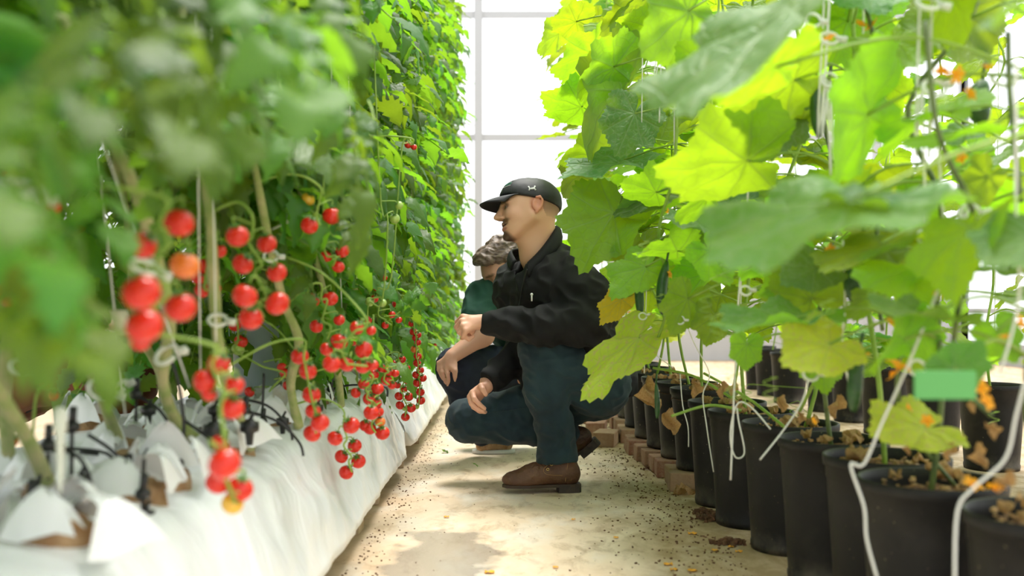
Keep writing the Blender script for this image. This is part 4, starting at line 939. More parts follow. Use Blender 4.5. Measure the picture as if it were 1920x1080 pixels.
def vcol_mat(name, rough=0.5, sss=0.0, bump=0.1, bscale=300, sheen=0):
    t = NT(name); a = t.n('ShaderNodeAttribute', attribute_name='Col'); t.l(a.outputs['Color'], t.b.inputs['Base Color'])
    t.b.inputs['Roughness'].default_value = rough; t.b.inputs['Subsurface Weight'].default_value = sss
    t.b.inputs['Subsurface Radius'].default_value = (0.012, 0.005, 0.003); t.b.inputs['Subsurface Scale'].default_value = 1
    t.l(t.bump(t.noise(bscale, 3, vec=t.gpos()), bump, 0.002), t.b.inputs['Normal']); return t.mat
M['skin'] = vcol_mat('skin', 0.48, 0.12)
def cloth(name, c1, c2, scale, rough=0.8, bs=900, sheen=0.0, spec=0.4):
    m = simple(name, c1, rough, c2, scale, 0.25, bs, spec=spec); m.node_tree.nodes['Principled BSDF'].inputs['Sheen Weight'].default_value = sheen; return m
M['jacket'] = cloth('black_jacket', (0.008, 0.008, 0.009), (0.014, 0.014, 0.015), 12, 0.68, 700, 0.02, 0.2)
M['jeans'] = cloth('dark_denim', (0.008, 0.022, 0.032), (0.02, 0.048, 0.062), 8, 0.85, 1200, 0.1)
M['navy'] = cloth('navy_trousers', (0.006, 0.009, 0.02), (0.012, 0.02, 0.045), 8, 0.8, 900)
M['polo'] = cloth('green_polo', (0.008, 0.05, 0.032), (0.012, 0.07, 0.045), 10, 0.8, 900)
M['blackshirt'] = cloth('black_shirt', (0.008, 0.008, 0.009), (0.014, 0.014, 0.015), 10, 0.85, 900)
M['browncloth'] = cloth('brown_trousers', (0.11, 0.035, 0.016), (0.16, 0.055, 0.026), 9, 0.85, 900)
M['boot'] = simple('boot_leather', (0.065, 0.026, 0.012), 0.5, (0.14, 0.062, 0.028), 14, 0.35, 160)
M['sole'] = simple('boot_sole', (0.02, 0.014, 0.011), 0.7, (0.05, 0.035, 0.025), 40)
M['welt'] = simple('boot_welt', (0.045, 0.025, 0.015), 0.6)
M['stitch'] = simple('boot_stitching', (0.35, 0.2, 0.07), 0.6)
M['brass'] = simple('brass_eyelet', (0.7, 0.5, 0.2), 0.3, metal=1.0)
M['cap'] = simple('black_cap', (0.014, 0.014, 0.017), 0.55, (0.02, 0.02, 0.024), 20, 0.15, 900)
M['logo'] = simple('white_embroidery', (0.85, 0.85, 0.85), 0.6)
M['glogo'] = simple('green_embroidery', (0.03, 0.2, 0.12), 0.6)
M['eye'] = simple('eyeball', (0.32, 0.28, 0.25), 0.25); M['iris'] = simple('iris', (0.03, 0.015, 0.008), 0.1)  # eye white kept dark: the shade on the eye is put into its colour
M['teeth'] = simple('teeth', (0.75, 0.7, 0.62), 0.3)
M['blackhair'] = simple('dark_hair', (0.015, 0.01, 0.008), 0.6)
M['cream'] = simple('cream_print', (0.75, 0.68, 0.45), 0.6)
def folds(amp, freq, seed, ridge=0.6):
    def f(V, N):
        out = np.empty(len(V), np.float32)
        for i, (x, y, z) in enumerate(V):
            a = noise.noise((x*freq+seed, y*freq, z*freq*1.3)); b = 1-2*abs(noise.noise((x*freq*1.9-z*freq*0.8, y*freq*1.5+seed, z*freq*2.1+x*freq)))
            out[i] = amp*(a*(1-ridge)+ridge*(b-0.6))
        return out
    return f

def head_field(F, T, nose=1.0, neck=None, hair_cut=None):
    """face in local metres: +x forward, +y its left, +z up, origin between the ears; T maps to the place"""
    R3 = np.array(T.to_3x3()); q = lambda x, y, z: np.array(T @ Vector((x, y, z)))
    F.ell(q(-0.020, 0, 0.030), (0.094, 0.076, 0.088), 0.01, rot=R3)          # cranium
    F.ell(q(0.038, 0, 0.005), (0.058, 0.064, 0.085), 0.03, rot=R3)           # face
    for s in (-1, 1):
        F.cap(q(0.0, s*0.056, -0.045), q(0.062, s*0.022, -0.098), 0.016, 0.016, 0.035)   # jaw
        F.ell(q(0.060, s*0.036, -0.025), (0.024, 0.022, 0.026), 0.02, rot=R3)             # cheek
        F.cap(q(0.088, s*0.012, 0.030), q(0.072, s*0.048, 0.030), 0.009, 0.007, 0.012)    # brow
    F.ell(q(0.060, 0, -0.070), (0.034, 0.036, 0.036), 0.025, rot=R3)         # muzzle
    F.ell(q(0.082, 0, -0.108), (0.018, 0.020, 0.016), 0.016, rot=R3)         # chin
    for s in (-1, 1): F.ell(q(0.101, s*0.030, 0.012), (0.022, 0.018, 0.013), 0.012, True, rot=R3)   # sockets
    for s in (-1, 1):
        F.ell(q(0.0735, s*0.030, 0.010), (0.0150, 0.0155, 0.0145), 0.004, rot=R3)
        F.cap(q(0.090, s*0.019, 0.009), q(0.083, s*0.043, 0.008), 0.0042, 0.0036, 0.002, sub=True)
    F.cap(q(0.090, 0, 0.026), q(0.112, 0, -0.018), 0.0075, 0.010, 0.012)     # nose bridge
    F.ell(q(0.113, 0, -0.024), (0.013, 0.012, 0.010), 0.008, rot=R3)
    for s in (-1, 1): F.ell(q(0.101, s*0.012, -0.028), (0.011, 0.008, 0.008), 0.006, rot=R3)
    for s in (-1, 1):
        F.cap(q(0.093, 0, -0.053), q(0.078, s*0.026, -0.054), 0.0065, 0.004, 0.006)       # upper lip
        F.cap(q(0.093, 0, -0.075), q(0.078, s*0.024, -0.064), 0.0065, 0.004, 0.006)       # lower lip
        F.cap(q(0.106, 0, -0.065), q(0.086, s*0.028, -0.056), 0.0075, 0.0042, 0.002, sub=True)  # open smile
    for s in (-1, 1):                                                        # ears
        e = [q(-0.004, s*0.074, -0.028), q(-0.002, s*0.079, -0.010), q(-0.004, s*0.080, 0.010), q(-0.012, s*0.086, 0.026), q(-0.026, s*0.089, 0.026), q(-0.034, s*0.088, 0.010), q(-0.029, s*0.084, -0.010), q(-0.018, s*0.080, -0.026), q(-0.010, s*0.077, -0.034)]
        F.chain(e[3:], [0.0042, 0.0042, 0.0042, 0.0042, 0.0046, 0.0056], 0.003)
        F.ell(q(-0.016, s*0.078, -0.002), (0.020, 0.006, 0.028), 0.004, rot=R3)
        F.ell(q(-0.014, s*0.089, 0.002), (0.012, 0.0095, 0.017), 0.004, True, rot=R3)
        F.cap(q(-0.004, s*0.076, -0.012), q(-0.003, s*0.076, 0.004), 0.005, 0.004, 0.004)
def hand(F, wrist, knuck, fingers, thumb, rw=0.026, k=0.006):
    """palm from the wrist to four knuckles, each finger its own bent chain"""
    w = np.array(wrist); ks = [np.array(q) for q in knuck]
    for i, q in enumerate(ks): F.cap(w+(q-w)*0.12, q, rw*0.62, 0.0115, 0.012)
    F.cap(w, w+(ks[1]-w)*0.5, rw*0.8, rw*0.72, 0.012)
    for q, fg in zip(ks, fingers):
        pts = [q]+[np.array(p) for p in fg]; F.chain(pts, [0.0108, 0.0095, 0.0085, 0.0072][:len(pts)], 0.003)
    pts = [w+(ks[0]-w)*0.25]+[np.array(p) for p in thumb]; F.chain(pts, [0.015, 0.0115, 0.0098, 0.0082][:len(pts)], 0.005)
def blend(c, col, m): return c*(1-m[:, None])+np.array(col)*m[:, None]
def near_mask(L, c, r, soft=0.4):
    d = np.sqrt((((L-np.array(c))/np.array(r))**2).sum(-1)); return np.clip((1+soft-d)/soft, 0, 1)

# ---------------- the man in the cap
b0 = P(1050, 900, 3.55); b0.z = 0
TH = Matrix.Translation(P(992, 396, 3.56)) @ Matrix.Rotation(math.radians(180+9), 4, 'Z') @ Matrix.Rotation(math.radians(3), 4, 'Y') @ Matrix.Rotation(math.radians(14), 4, 'X') @ Matrix.Diagonal((1.04, 1.0, 0.87, 1.0))
THi = np.array(TH.inverted())
man_f = Field((-0.36, 3.2, -0.01), (0.5, 4.0, 1.16), 0.0042)
F = man_f; head_field(F, TH)
nb = P(1018, 500, 3.6)
F.cap(TH @ Vector((-0.03, 0, -0.03)), P(1016, 478, 3.59), 0.056, 0.060, 0.025); F.cap(TH @ Vector((0.03, 0, -0.075)), P(1000, 480, 3.57), 0.028, 0.045, 0.03)
F.cap(P(1016, 480, 3.59), P(1060, 600, 3.62), 0.06, 0.12, 0.05); F.cap(P(1060, 600, 3.62), P(1115, 705, 3.62), 0.12, 0.12, 0.05)
# arms and legs under the clothes
shL, elL, wrL = P(1088, 530, 3.43), P(1082, 612, 3.32), P(905, 604, 3.40)
shR, elR, wrR = P(975, 530, 3.76), P(975, 640, 3.72), P(912, 716, 3.60)
F.chain([P(1075, 530, 3.47), P(1092, 600, 3.37), P(1020, 612, 3.36), wrL], [0.045, 0.034, 0.032, 0.025], 0.03); F.chain([shR, elR, wrR], [0.045, 0.034, 0.025], 0.03)
hipL, knL, anL = P(1115, 720, 3.52), P(1012, 652, 3.45), P(1043, 850, 3.50)
hipR, knR, anR = P(1115, 725, 3.74), P(868, 788, 3.70), P(1061, 811, 3.70)
F.chain([hipL, knL, P(1022, 730, 3.47), anL], [0.075, 0.045, 0.045, 0.035], 0.03); F.chain([hipR, P(1000, 768, 3.72), knR, P(960, 800, 3.70), anR], [0.075, 0.06, 0.04, 0.04, 0.035], 0.03)
F.cap(anL, P(990, 905, 3.5), 0.03, 0.02, 0.02); F.cap(anR, P(1063, 850, 3.72), 0.022, 0.016, 0.01)
hand(F, P(902, 604, 3.40), [P(868, 594, 3.41), P(866, 602, 3.385), P(868, 611, 3.365), P(873, 620, 3.355)],
     [[P(857, 604, 3.43), P(864, 618, 3.43), P(873, 617, 3.42)], [P(856, 613, 3.40), P(865, 627, 3.41), P(874, 623, 3.41)], [P(861, 622, 3.375), P(871, 632, 3.39), P(880, 628, 3.40)], [P(869, 630, 3.36), P(879, 636, 3.375), P(887, 631, 3.385)]],
     [P(884, 622, 3.43), P(873, 630, 3.44), P(866, 634, 3.44)], 0.028)
hand(F, P(914, 724, 3.58), [P(886, 736, 3.555), P(881, 744, 3.56), P(883, 752, 3.57), P(888, 759, 3.585)],
     [[P(889, 748, 3.53), P(899, 758, 3.525), P(909, 766, 3.53)], [P(884, 757, 3.54), P(895, 767, 3.535), P(907, 772, 3.54)], [P(888, 763, 3.56), P(899, 771, 3.56), P(910, 773, 3.57)], [P(895, 766, 3.58), P(904, 771, 3.58), P(910, 772, 3.59)]],
     [P(902, 724, 3.55), P(905, 730, 3.535), P(911, 740, 3.53)], 0.026)
SK = (0.76, 0.43, 0.27)
def man_col(V):
    L = np.concatenate([V, np.ones((len(V), 1))], 1) @ THi.T; L = L[:, :3]; c = np.tile(np.array(SK), (len(V), 1))
    c = blend(c, (0.82, 0.46, 0.32), near_mask(L, (0.06, 0.04, -0.02), (0.03, 0.03, 0.03), 0.8)*0.6)
    c = blend(c, (0.70, 0.26, 0.17), near_mask(L, (-0.02, 0.085, 0.0), (0.03, 0.02, 0.04), 0.3)*0.7)
    c = blend(c, (0.80, 0.42, 0.30), np.clip((-V[:, 0]-0.02)/0.03, 0, 1)*(V[:, 2] < 0.75)*0.7)
    hair = ((L[:, 0] < -0.025+0.35*(L[:, 2]-0.02)) & (L[:, 2] > -0.045-0.5*(L[:, 0]+0.02)*0) & (L[:, 2] > -0.05)).astype(float)*np.clip((L[:, 2]+0.055)/0.04, 0, 1)
    ear = near_mask(L, (-0.018, 0.085, 0), (0.026, 0.012, 0.040), 0.2)
    c = blend(c, (0.11, 0.06, 0.035), hair*0.62*(1-ear)*(L[:, 2] > -0.09))
    st = near_mask(L, (0.085, 0, -0.045), (0.028, 0.032, 0.0085), 0.6); c = blend(c, (0.05, 0.025, 0.016), st*0.85)          # moustache
    c = blend(c, (0.06, 0.03, 0.02), near_mask(L, (0.088, 0.0, -0.108), (0.030, 0.024, 0.020), 0.5)*0.92)                    # goatee
    for s in (-1, 1): c = blend(c, (0.06, 0.03, 0.02), near_mask(L, (0.082, s*0.03, 0.031), (0.02, 0.024, 0.0055), 0.5)*0.85)
    c = blend(c, (0.50, 0.17, 0.14), near_mask(L, (0.092, 0, -0.077), (0.014, 0.024, 0.006), 0.4)*0.8)
    c = blend(c, (0.08, 0.02, 0.015), near_mask(L, (0.086, 0, -0.0615), (0.014, 0.025, 0.0055), 0.2))
    for s in (-1, 1): c = blend(c, (0.12, 0.05, 0.03), near_mask(L, (0.082, s*0.03, 0.012), (0.02, 0.016, 0.009), 0.5)*0.6)
    c = blend(c, (0.30, 0.12, 0.06), near_mask(L, (0.082, 0.028, -0.048), (0.01, 0.006, 0.014), 0.6)*0.5)  # smile crease: its shade is painted into the skin colour
    return c
man = man_f.build('person', M['skin'], color=man_col, smooth=1)
me = man.data; me.transform(Matrix.Translation(-b0)); man.location = b0
tag(man, 'smiling man in black cap and black jacket crouching in the aisle', 'person')
def hk(mb, name, m, smooth=True):
    o = mb.build(name, m, None, smooth); kid(o, man); return o
for s in (-1, 1):
    mb = MB(); c = TH @ Vector((0.0735, s*0.030, 0.010)); mb.ball(c, 0.0125, 14); f = (TH.to_3x3() @ Vector((1, 0, 0))).normalized()
    mb.ball(c+f*0.0066, 0.0068, 10, 1); hk(mb, 'eye', [M['eye'], M['iris']])
mb = MB(); rows = []
for z in (-0.055, -0.062, -0.0675): rows.append([TH @ Vector((0.0905-16*y*y, y, z+abs(y)*0.15)) for y in (-0.022, -0.016, -0.008, 0, 0.008, 0.016, 0.022)])
mb.grid(rows); hk(mb, 'teeth', M['teeth'])
# cap
def Lc(x, y, z): return np.array(TH @ Vector((x, y, z)))
R3 = np.array(TH.to_3x3())
cf = Field(np.array(TH.translation)-0.2, np.array(TH.translation)+0.2, 0.004)
cf.ell(Lc(-0.016, 0, 0.034), (0.102, 0.086, 0.104), 0.0, rot=R3); cf.ell(Lc(0.022, 0, 0.062), (0.076, 0.07, 0.074), 0.02, rot=R3)
pn = TH.to_3x3() @ Vector((0.25, 0, -1)); cf.plane_cut(TH @ Vector((0.0, 0, 0.030)), pn, (-9, -9, -9), (9, 9, 9))
co = cf.build('cap', M['cap'], man, smooth=2, disp=folds(0.002, 12, 3)); capc = kid if False else None
rows = []
for i in range(9):
    t = i/8; row = []
    for j in range(17):
        a = (j/16-0.5)*2*math.radians(64); cx, cy = 0.090*math.cos(a)-0.0, 0.080*math.sin(a)
        ext = 0.078*t*math.cos(a*0.95)**0.6
        row.append(TH @ Vector((cx+ext, cy*(1-0.12*t), 0.050+0.012*t-0.030*t*t-0.016*(abs(math.sin(a))**2)*(0.4+0.6*t))))
    rows.append(row)
br = hk(MB().grid(rows), 'brim', M['cap']); md = br.modifiers.new('s', 'SOLIDIFY'); md.thickness = 0.004
br.matrix_basis = Matrix.Identity(4); br.parent = co; br.matrix_basis = Matrix.Identity(4)
hk(MB().ball(Lc(-0.012, 0, 0.140), 0.006, 8, sq=(1, 1, 0.5)), 'cap_button', M['cap'])
def on_cap(x, z, off=0.001):
    """point on the left side of the crown"""
    v = 1-((x+0.014)/0.107)**2-((z-0.038)/0.100)**2; return TH @ Vector((x, 0.086*math.sqrt(max(v, 0.02))+off, z))
def patch(strokes, name, mat, w=0.0022):
    mb = MB()
    for st in strokes: mb.tube([on_cap(x, z) for x, z in st], [w*(1.5 if q in (0, len(st)-1) and len(st) == 4 else 1.0) for q in range(len(st))], 6)
    hk(mb, name, mat)
cx, cz = -0.002, 0.064
patch([[(cx+s*0.0115, cz+0.009), (cx+s*0.0085, cz+0.003), (cx+s*0.0085, cz-0.003), (cx+s*0.0115, cz-0.009)] for s in (-1, 1)]+[[(cx-0.0085, cz+0.001), (cx, cz), (cx+0.0085, cz-0.0015)], [(cx-0.0085, cz-0.0025), (cx+0.0085, cz-0.0025)]], 'side_logo', M['logo'])
def on_front(y, z, off=0.001):
    v = 1-((z-0.062)/0.072)**2-(y/0.07)**2; a = 0.02+0.078*math.sqrt(max(v, 0.01)); v = 1-((z-0.038)/0.1)**2-(y/0.086)**2; b = -0.014+0.107*math.sqrt(max(v, 0.01)); return TH @ Vector((max(a, b)+off, y, z))
mb = MB()
for st in ([(0.018, 0.095), (0.024, 0.110), (0.031, 0.095), (0.018, 0.095)], [(0.006, 0.095), (0.012, 0.110), (0.018, 0.095)], [(0.020, 0.102), (0.029, 0.102)], [(0.008, 0.100), (0.016, 0.1)]): mb.tube([on_front(y+0.014, z+0.006) for y, z in st], 0.0022, 5)
hk(mb, 'front_emblem', M['glogo'])
mb = MB().tube([on_front(y+0.014, 0.096) for y in (0.004, 0.012, 0.02, 0.03, 0.034)], 0.0013, 5); hk(mb, 'front_emblem_line', M['logo'])
# jacket
jf = Field((-0.2, 3.15, 0.15), (0.58, 4.0, 0.98), 0.0055); F = jf
F.cap(P(1035, 540, 3.50), P(975, 545, 3.70), 0.12, 0.10, 0.05); F.cap(P(1045, 560, 3.58), P(1105, 690, 3.62), 0.135, 0.145, 0.06); F.cap(P(1040, 500, 3.6), P(1040, 560, 3.6), 0.09, 0.13, 0.06)
F.chain([P(1070, 520, 3.48), P(1098, 560, 3.42), P(1098, 606, 3.36)], [0.078, 0.085, 0.080], 0.05); F.chain([P(1098, 604, 3.36), P(1020, 612, 3.36), P(960, 607, 3.385), P(918, 607, 3.405)], [0.078, 0.064, 0.054, 0.043], 0.03)
F.chain([P(968, 520, 3.74), P(965, 560, 3.76), P(985, 640, 3.74)], [0.072, 0.066, 0.062], 0.04); F.chain([P(985, 640, 3.72), P(945, 690, 3.65), P(918, 714, 3.6)], [0.062, 0.052, 0.044], 0.03)
F.cap(P(1120, 640, 3.6), P(1140, 715, 3.62), 0.12, 0.105, 0.05); F.cap(P(1145, 700, 3.56), P(1163, 728, 3.58), 0.045, 0.03, 0.04); F.cap(P(1125, 650, 3.48), P(1145, 700, 3.50), 0.07, 0.05, 0.05)
F.cap(P(1000, 470, 3.58), P(1000, 520, 3.55), 0.05, 0.06, 0.02, sub=True); F.cap(P(1010, 440, 3.6), P(1010, 486, 3.6), 0.055, 0.05, 0.02, sub=True)
wv = np.array(wrL)-np.array(P(960, 607, 3.385)); F.plane_cut(P(903, 606, 3.41), wv, np.array(wrL)-0.09, np.array(wrL)+0.09)
wv = np.array(wrR)-np.array(P(945, 690, 3.65)); F.plane_cut(P(914, 719, 3.59), wv, np.array(P(905, 730, 3.58))-0.07, np.array(P(905, 730, 3.58))+0.09)
F.plane_cut(P(1140, 745, 3.6), (0.1, 0, -1), (0.1, 3.2, 0.1), (0.6, 4.0, 0.5))
F.cap(P(1000, 640, 3.68), P(1012, 715, 3.68), 0.072, 0.07, 0.03)
jac = jf.build('jacket', M['jacket'], man, disp=folds(0.016, 8, 5, 0.7), smooth=2)
# collar: an open stand-up band
rows = []
low = [P(992, 520, 3.42), P(1012, 500, 3.44), P(1036, 478, 3.48), P(1052, 462, 3.56), P(1050, 458, 3.64), P(1025, 468, 3.71), P(985, 482, 3.74), P(955, 500, 3.70), P(965, 515, 3.58)]
upr = [P(988, 492, 3.44), P(1008, 472, 3.46), P(1028, 447, 3.49), P(1043, 424, 3.56), P(1042, 422, 3.63), P(1020, 440, 3.68), P(985, 462, 3.70), P(957, 468, 3.66), P(965, 488, 3.58)]
ls, us = spline(low, 5), spline(upr, 5)
for t in (0, 0.3, 0.6, 0.85, 1.0): rows.append([l.lerp(u, t)+(l.lerp(u, t)-P(1012, 480, 3.58)).normalized()*(0.014*math.sin(t*PI)+(-0.004 if t == 1 else 0)) for l, u in zip(ls, us)])
c = hk(MB().grid(rows), 'collar', M['jacket']); md = c.modifiers.new('s', 'SOLIDIFY'); md.thickness = 0.007
c = hk(MB().tube(spline([P(988, 505, 3.40), P(982, 530, 3.42), P(976, 560, 3.45), P(972, 580, 3.45)], 5), 0.0028, 6), 'zip', M['blackp'])
hk(MB().box(P(997, 558, 3.33), (0.005, 0.005, 0.024)).ball(P(997, 552, 3.33), 0.005, 8), 'zip_pull', M['white'])
# jeans
qf = Field((-0.3, 3.25, 0.02), (0.48, 3.98, 0.75), 0.0055); F = qf
F.cap(P(1120, 715, 3.56), P(1120, 720, 3.72), 0.115, 0.115, 0.04)
F.chain([P(1120, 720, 3.54), P(1060, 685, 3.48), P(1013, 652, 3.45)], [0.115, 0.088, 0.072], 0.03); F.chain([P(1014, 652, 3.45), P(1022, 730, 3.47), P(1040, 800, 3.49), P(1045, 862, 3.50)], [0.073, 0.072, 0.063, 0.072], 0.03)
F.chain([P(1120, 728, 3.72), P(1000, 768, 3.72), P(880, 785, 3.70)], [0.115, 0.092, 0.080], 0.04); F.chain([P(878, 790, 3.70), P(960, 800, 3.70), P(1062, 818, 3.68)], [0.078, 0.062, 0.052], 0.03)
F.plane_cut(P(1045, 866, 3.5), (0.05, 0, -1), np.array(P(1045, 880, 3.5))-0.1, np.array(P(1045, 860, 3.5))+0.1)
qf.build('jeans', M['jeans'], man, disp=folds(0.009, 11, 2, 0.75), smooth=2)
hk(MB().tube(spline([P(1000, 763, 3.61), P(950, 770, 3.62), P(905, 778, 3.62), P(870, 800, 3.62)], 5), 0.0012, 5), 'seam', M['jeans'])
# boots
def boot(T, up, name, lab):
    """local: x toward the toe, z up from the ground, metres; up = direction of the shaft"""
    g = lambda x, y, z: np.array(T @ Vector((x, y, z))); c = np.array(T @ Vector((0.1, 0, 0.06)))
    f = Field(c-0.27, c+0.27, 0.0045); R3 = np.array(T.to_3x3())
    f.cap(g(0.02, 0, 0.052), g(0.12, 0, 0.048), 0.038, 0.040, 0.02); f.ell(g(0.17, 0.0, 0.034), (0.072, 0.047, 0.034), 0.02, rot=R3); f.ell(g(0.12, 0, 0.055), (0.06, 0.037, 0.035), 0.02, rot=R3)
    f.cap(g(0.015, 0, 0.06), g(*up), 0.038, 0.043, 0.02); f.cap(g(0.07, 0, 0.08), g(up[0]+0.012, up[1], up[2]), 0.032, 0.036, 0.02); f.ell(g(0.0, 0, 0.05), (0.036, 0.034, 0.04), 0.015, rot=R3)
    f.plane_cut(g(0, 0, 0.016), np.array(T.to_3x3() @ Vector((0, 0, -1))), c-0.3, c+0.3)
    n = np.array(T @ Vector(up))-g(0.03, 0, 0.05); f.plane_cut(g(*up), n, c-0.3, c+0.3)
    b = f.build(name, M['boot'], man, disp=folds(0.003, 22, 4), smooth=1)
    out = [(-0.036, 0.018), (-0.030, 0.030), (0.0, 0.036), (0.05, 0.033), (0.10, 0.036), (0.15, 0.047), (0.20, 0.044), (0.235, 0.026), (0.247, 0.0)]
    ring = out+[(x, -y) for x, y in reversed(out[:-1])]
    mb = MB(); n = len(ring); mb.grid([[T @ Vector((x*0.975, y*0.92, z)) for x, y in ring] for z in (0.008, 0.0185)], 0, True); mb.f += [tuple(range(n-1, -1, -1)), tuple(range(n, 2*n))]; mb.m += [0, 0]
    s = hk(mb, 'sole', M['welt'], False); kid2 = s; s.parent = b; s.matrix_basis = Matrix.Identity(4)
    hr = [(x, y) for x, y in ring if x <= 0.05]; hr = [(-0.036, 0.016), (-0.028, 0.028), (0, 0.033), (0.045, 0.032), (0.045, -0.032), (0, -0.033), (-0.028, -0.028), (-0.036, -0.016)]
    mb = MB(); n = len(hr); mb.grid([[T @ Vector((x, y, z)) for x, y in hr] for z in (-0.012, 0.016)], 0, True); mb.f += [tuple(range(n-1, -1, -1)), tuple(range(n, 2*n))]; mb.m += [0, 0]
    s = hk(mb, 'heel', M['sole'], False); s.parent = b; s.matrix_basis = Matrix.Identity(4)
    return b, g
hx = P(1072, 915, 3.5); TB = Matrix.Translation(Vector((hx.x-0.005, 3.5, 0.012))) @ Matrix.Rotation(math.radians(180+6), 4, 'Z')
bt, g = boot(TB, (0.022, 0.0, 0.145), 'boot', '')
def onboot(mb, name, m):
    o = hk(mb, name, m); o.parent = bt; o.matrix_basis = Matrix.Identity(4)
rows = [[TB @ Vector((0.128-0.015*t+0.010*math.sin(u*3), 0.038*u, 0.090+0.012*math.cos(u*2)-0.018*(1-t)+0.012*t)) for u in (-0.8, -0.4, 0, 0.4, 0.8)] for t in (0, 0.5, 1)]
mb = MB(); mb.tube(spline([TB @ Vector((0.125, y, 0.080-0.25*abs(y))) for y in (-0.034, -0.02, 0, 0.02, 0.034)], 4), 0.015, 10); onboot(mb, 'tongue', M['boot'])
for i, (x, z) in enumerate(((0.098, 0.086), (0.085, 0.103), (0.073, 0.122))):
    mb = MB(); a = TB @ Vector((x-0.012, 0.041-0.001*i, z-0.012)); mb.tube([a+Vector((0.0042*math.cos(k*PI/5), -0.001, 0.0042*math.sin(k*PI/5))) for k in range(11)], 0.0014, 5); onboot(mb, 'eyelet', M['brass'])
    mb = MB(); mb.tube(spline([TB @ Vector((x-0.012, 0.042, z-0.010)), TB @ Vector((x+0.006, 0.030, z+0.006)), TB @ Vector((x+0.016, 0.0, z+0.014)), TB @ Vector((x+0.004, -0.03, z+0.002))], 4), 0.0019, 6); onboot(mb, 'lace', M['boot'])
mb = MB().tube(spline([TB @ Vector(q) for q in ((0.062, 0.041, 0.125), (0.075, 0.044, 0.10), (0.100, 0.042, 0.076), (0.095, 0.044, 0.060), (0.07, 0.043, 0.054), (0.03, 0.040, 0.052))], 5), 0.0009, 5); onboot(mb, 'stitching', M['stitch'])
mb = MB().tube(spline([TB @ Vector(q) for q in ((0.012, 0.0395, 0.12), (0.016, 0.040, 0.09), (0.022, 0.0405, 0.05), (0.024, 0.039, 0.03))], 5), 0.0009, 5); onboot(mb, 'stitching', M['stitch'])
# rear boot stands on its toes
toe = P(1045, 905, 3.72); hl = P(1108, 838, 3.70)
d = Vector((toe.x-hl.x, toe.y-hl.y, 0.02-hl.z)).normalized(); yv = Vector((0, -1, 0)); yv = (yv-d*yv.dot(d)).normalized(); zv = d.cross(yv)
if zv.x > 0: pass
TB2 = Matrix((d, yv, zv)).transposed().to_4x4(); TB2.translation = hl
if TB2.to_3x3().col[2].x > 0: TB2 = Matrix((d, -yv, -zv)).transposed().to_4x4(); TB2.translation = hl
boot(TB2, (0.045, 0.0, 0.125), 'boot', '')

# ---------------- the second man, head bowed, in a green polo
b1 = P(960, 850, 4.35); b1.z = 0
TH2 = Matrix.Translation(P(946, 506, 4.22)) @ Matrix.Rotation(math.radians(180+28), 4, 'Z') @ Matrix.Rotation(math.radians(38), 4, 'Y')
F = Field((-0.42, 3.75, -0.01), (0.45, 4.85, 1.0), 0.006)
head_field(F, TH2); F.cap(TH2 @ Vector((-0.035, 0, -0.04)), P(975, 560, 4.35), 0.055, 0.06, 0.03)
F.cap(P(975, 575, 4.35), P(1010, 700, 4.45), 0.11, 0.11, 0.05)
sA, eA, wA = P(905, 560, 4.18), P(905, 628, 4.08), P(848, 668, 4.02)
F.chain([sA, eA, wA], [0.05, 0.044, 0.029], 0.03); F.chain([P(1000, 560, 4.5), P(1015, 650, 4.5), P(1000, 690, 4.45)], [0.05, 0.04, 0.03], 0.03)
F.chain([P(1000, 700, 4.3), P(850, 690, 4.15), P(905, 820, 4.3)], [0.07, 0.045, 0.03], 0.03)
hand(F, P(848, 668, 4.02), [P(845, 688, 3.99), P(837, 687, 4.0), P(829, 685, 4.02), P(823, 681, 4.03)],
     [[P(852, 697, 3.98), P(853, 705, 3.98), P(853, 713, 3.985)], [P(839, 700, 3.985), P(841, 712, 3.985), P(839, 722, 3.99)], [P(829, 698, 4.0), P(833, 710, 4.0), P(836, 719, 4.01)], [P(823, 693, 4.02), P(827, 703, 4.02), P(831, 711, 4.03)]],
     [P(852, 681, 4.0), P(854, 695, 3.98), P(853, 708, 3.975)], 0.028)
T2i = np.array(TH2.inverted())
def col2(V):
    L = (np.concatenate([V, np.ones((len(V), 1))], 1) @ T2i.T)[:, :3]; c = np.tile(np.array((0.66, 0.36, 0.25)), (len(V), 1))
    for s in (-1, 1): c = blend(c, (0.15, 0.08, 0.05), near_mask(L, (0.082, s*0.03, 0.031), (0.02, 0.024, 0.005), 0.5)*0.8)
    c = blend(c, (0.6, 0.2, 0.15), near_mask(L, (0.092, 0, -0.065), (0.014, 0.022, 0.013), 0.4)*0.6); return c
m2 = F.build('person', M['skin'], color=col2, smooth=1); m2.data.transform(Matrix.Translation(-b1)); m2.location = b1
tag(m2, 'brown-haired man in a green polo shirt bowing his head behind the man in the cap', 'person')
R3 = np.array(TH2.to_3x3()); q = lambda x, y, z: np.array(TH2 @ Vector((x, y, z)))
F = Field(np.array(TH2.translation)-0.2, np.array(TH2.translation)+0.22, 0.004); F.ell(q(-0.026, 0, 0.048), (0.100, 0.082, 0.092), 0, rot=R3); F.ell(q(0.045, 0, 0.098), (0.05, 0.06, 0.034), 0.02, rot=R3); F.ell(q(0.055, 0.01, 0.088), (0.04, 0.05, 0.026), 0.015, rot=R3)
F.cap(q(-0.01, 0.068, 0.02), q(-0.008, 0.072, 0.045), 0.012, 0.014, 0.01); F.plane_cut(TH2 @ Vector((0.02, 0, 0.045)), TH2.to_3x3() @ Vector((0.75, 0, -1)), (-9, -9, -9), (9, 9, 9))
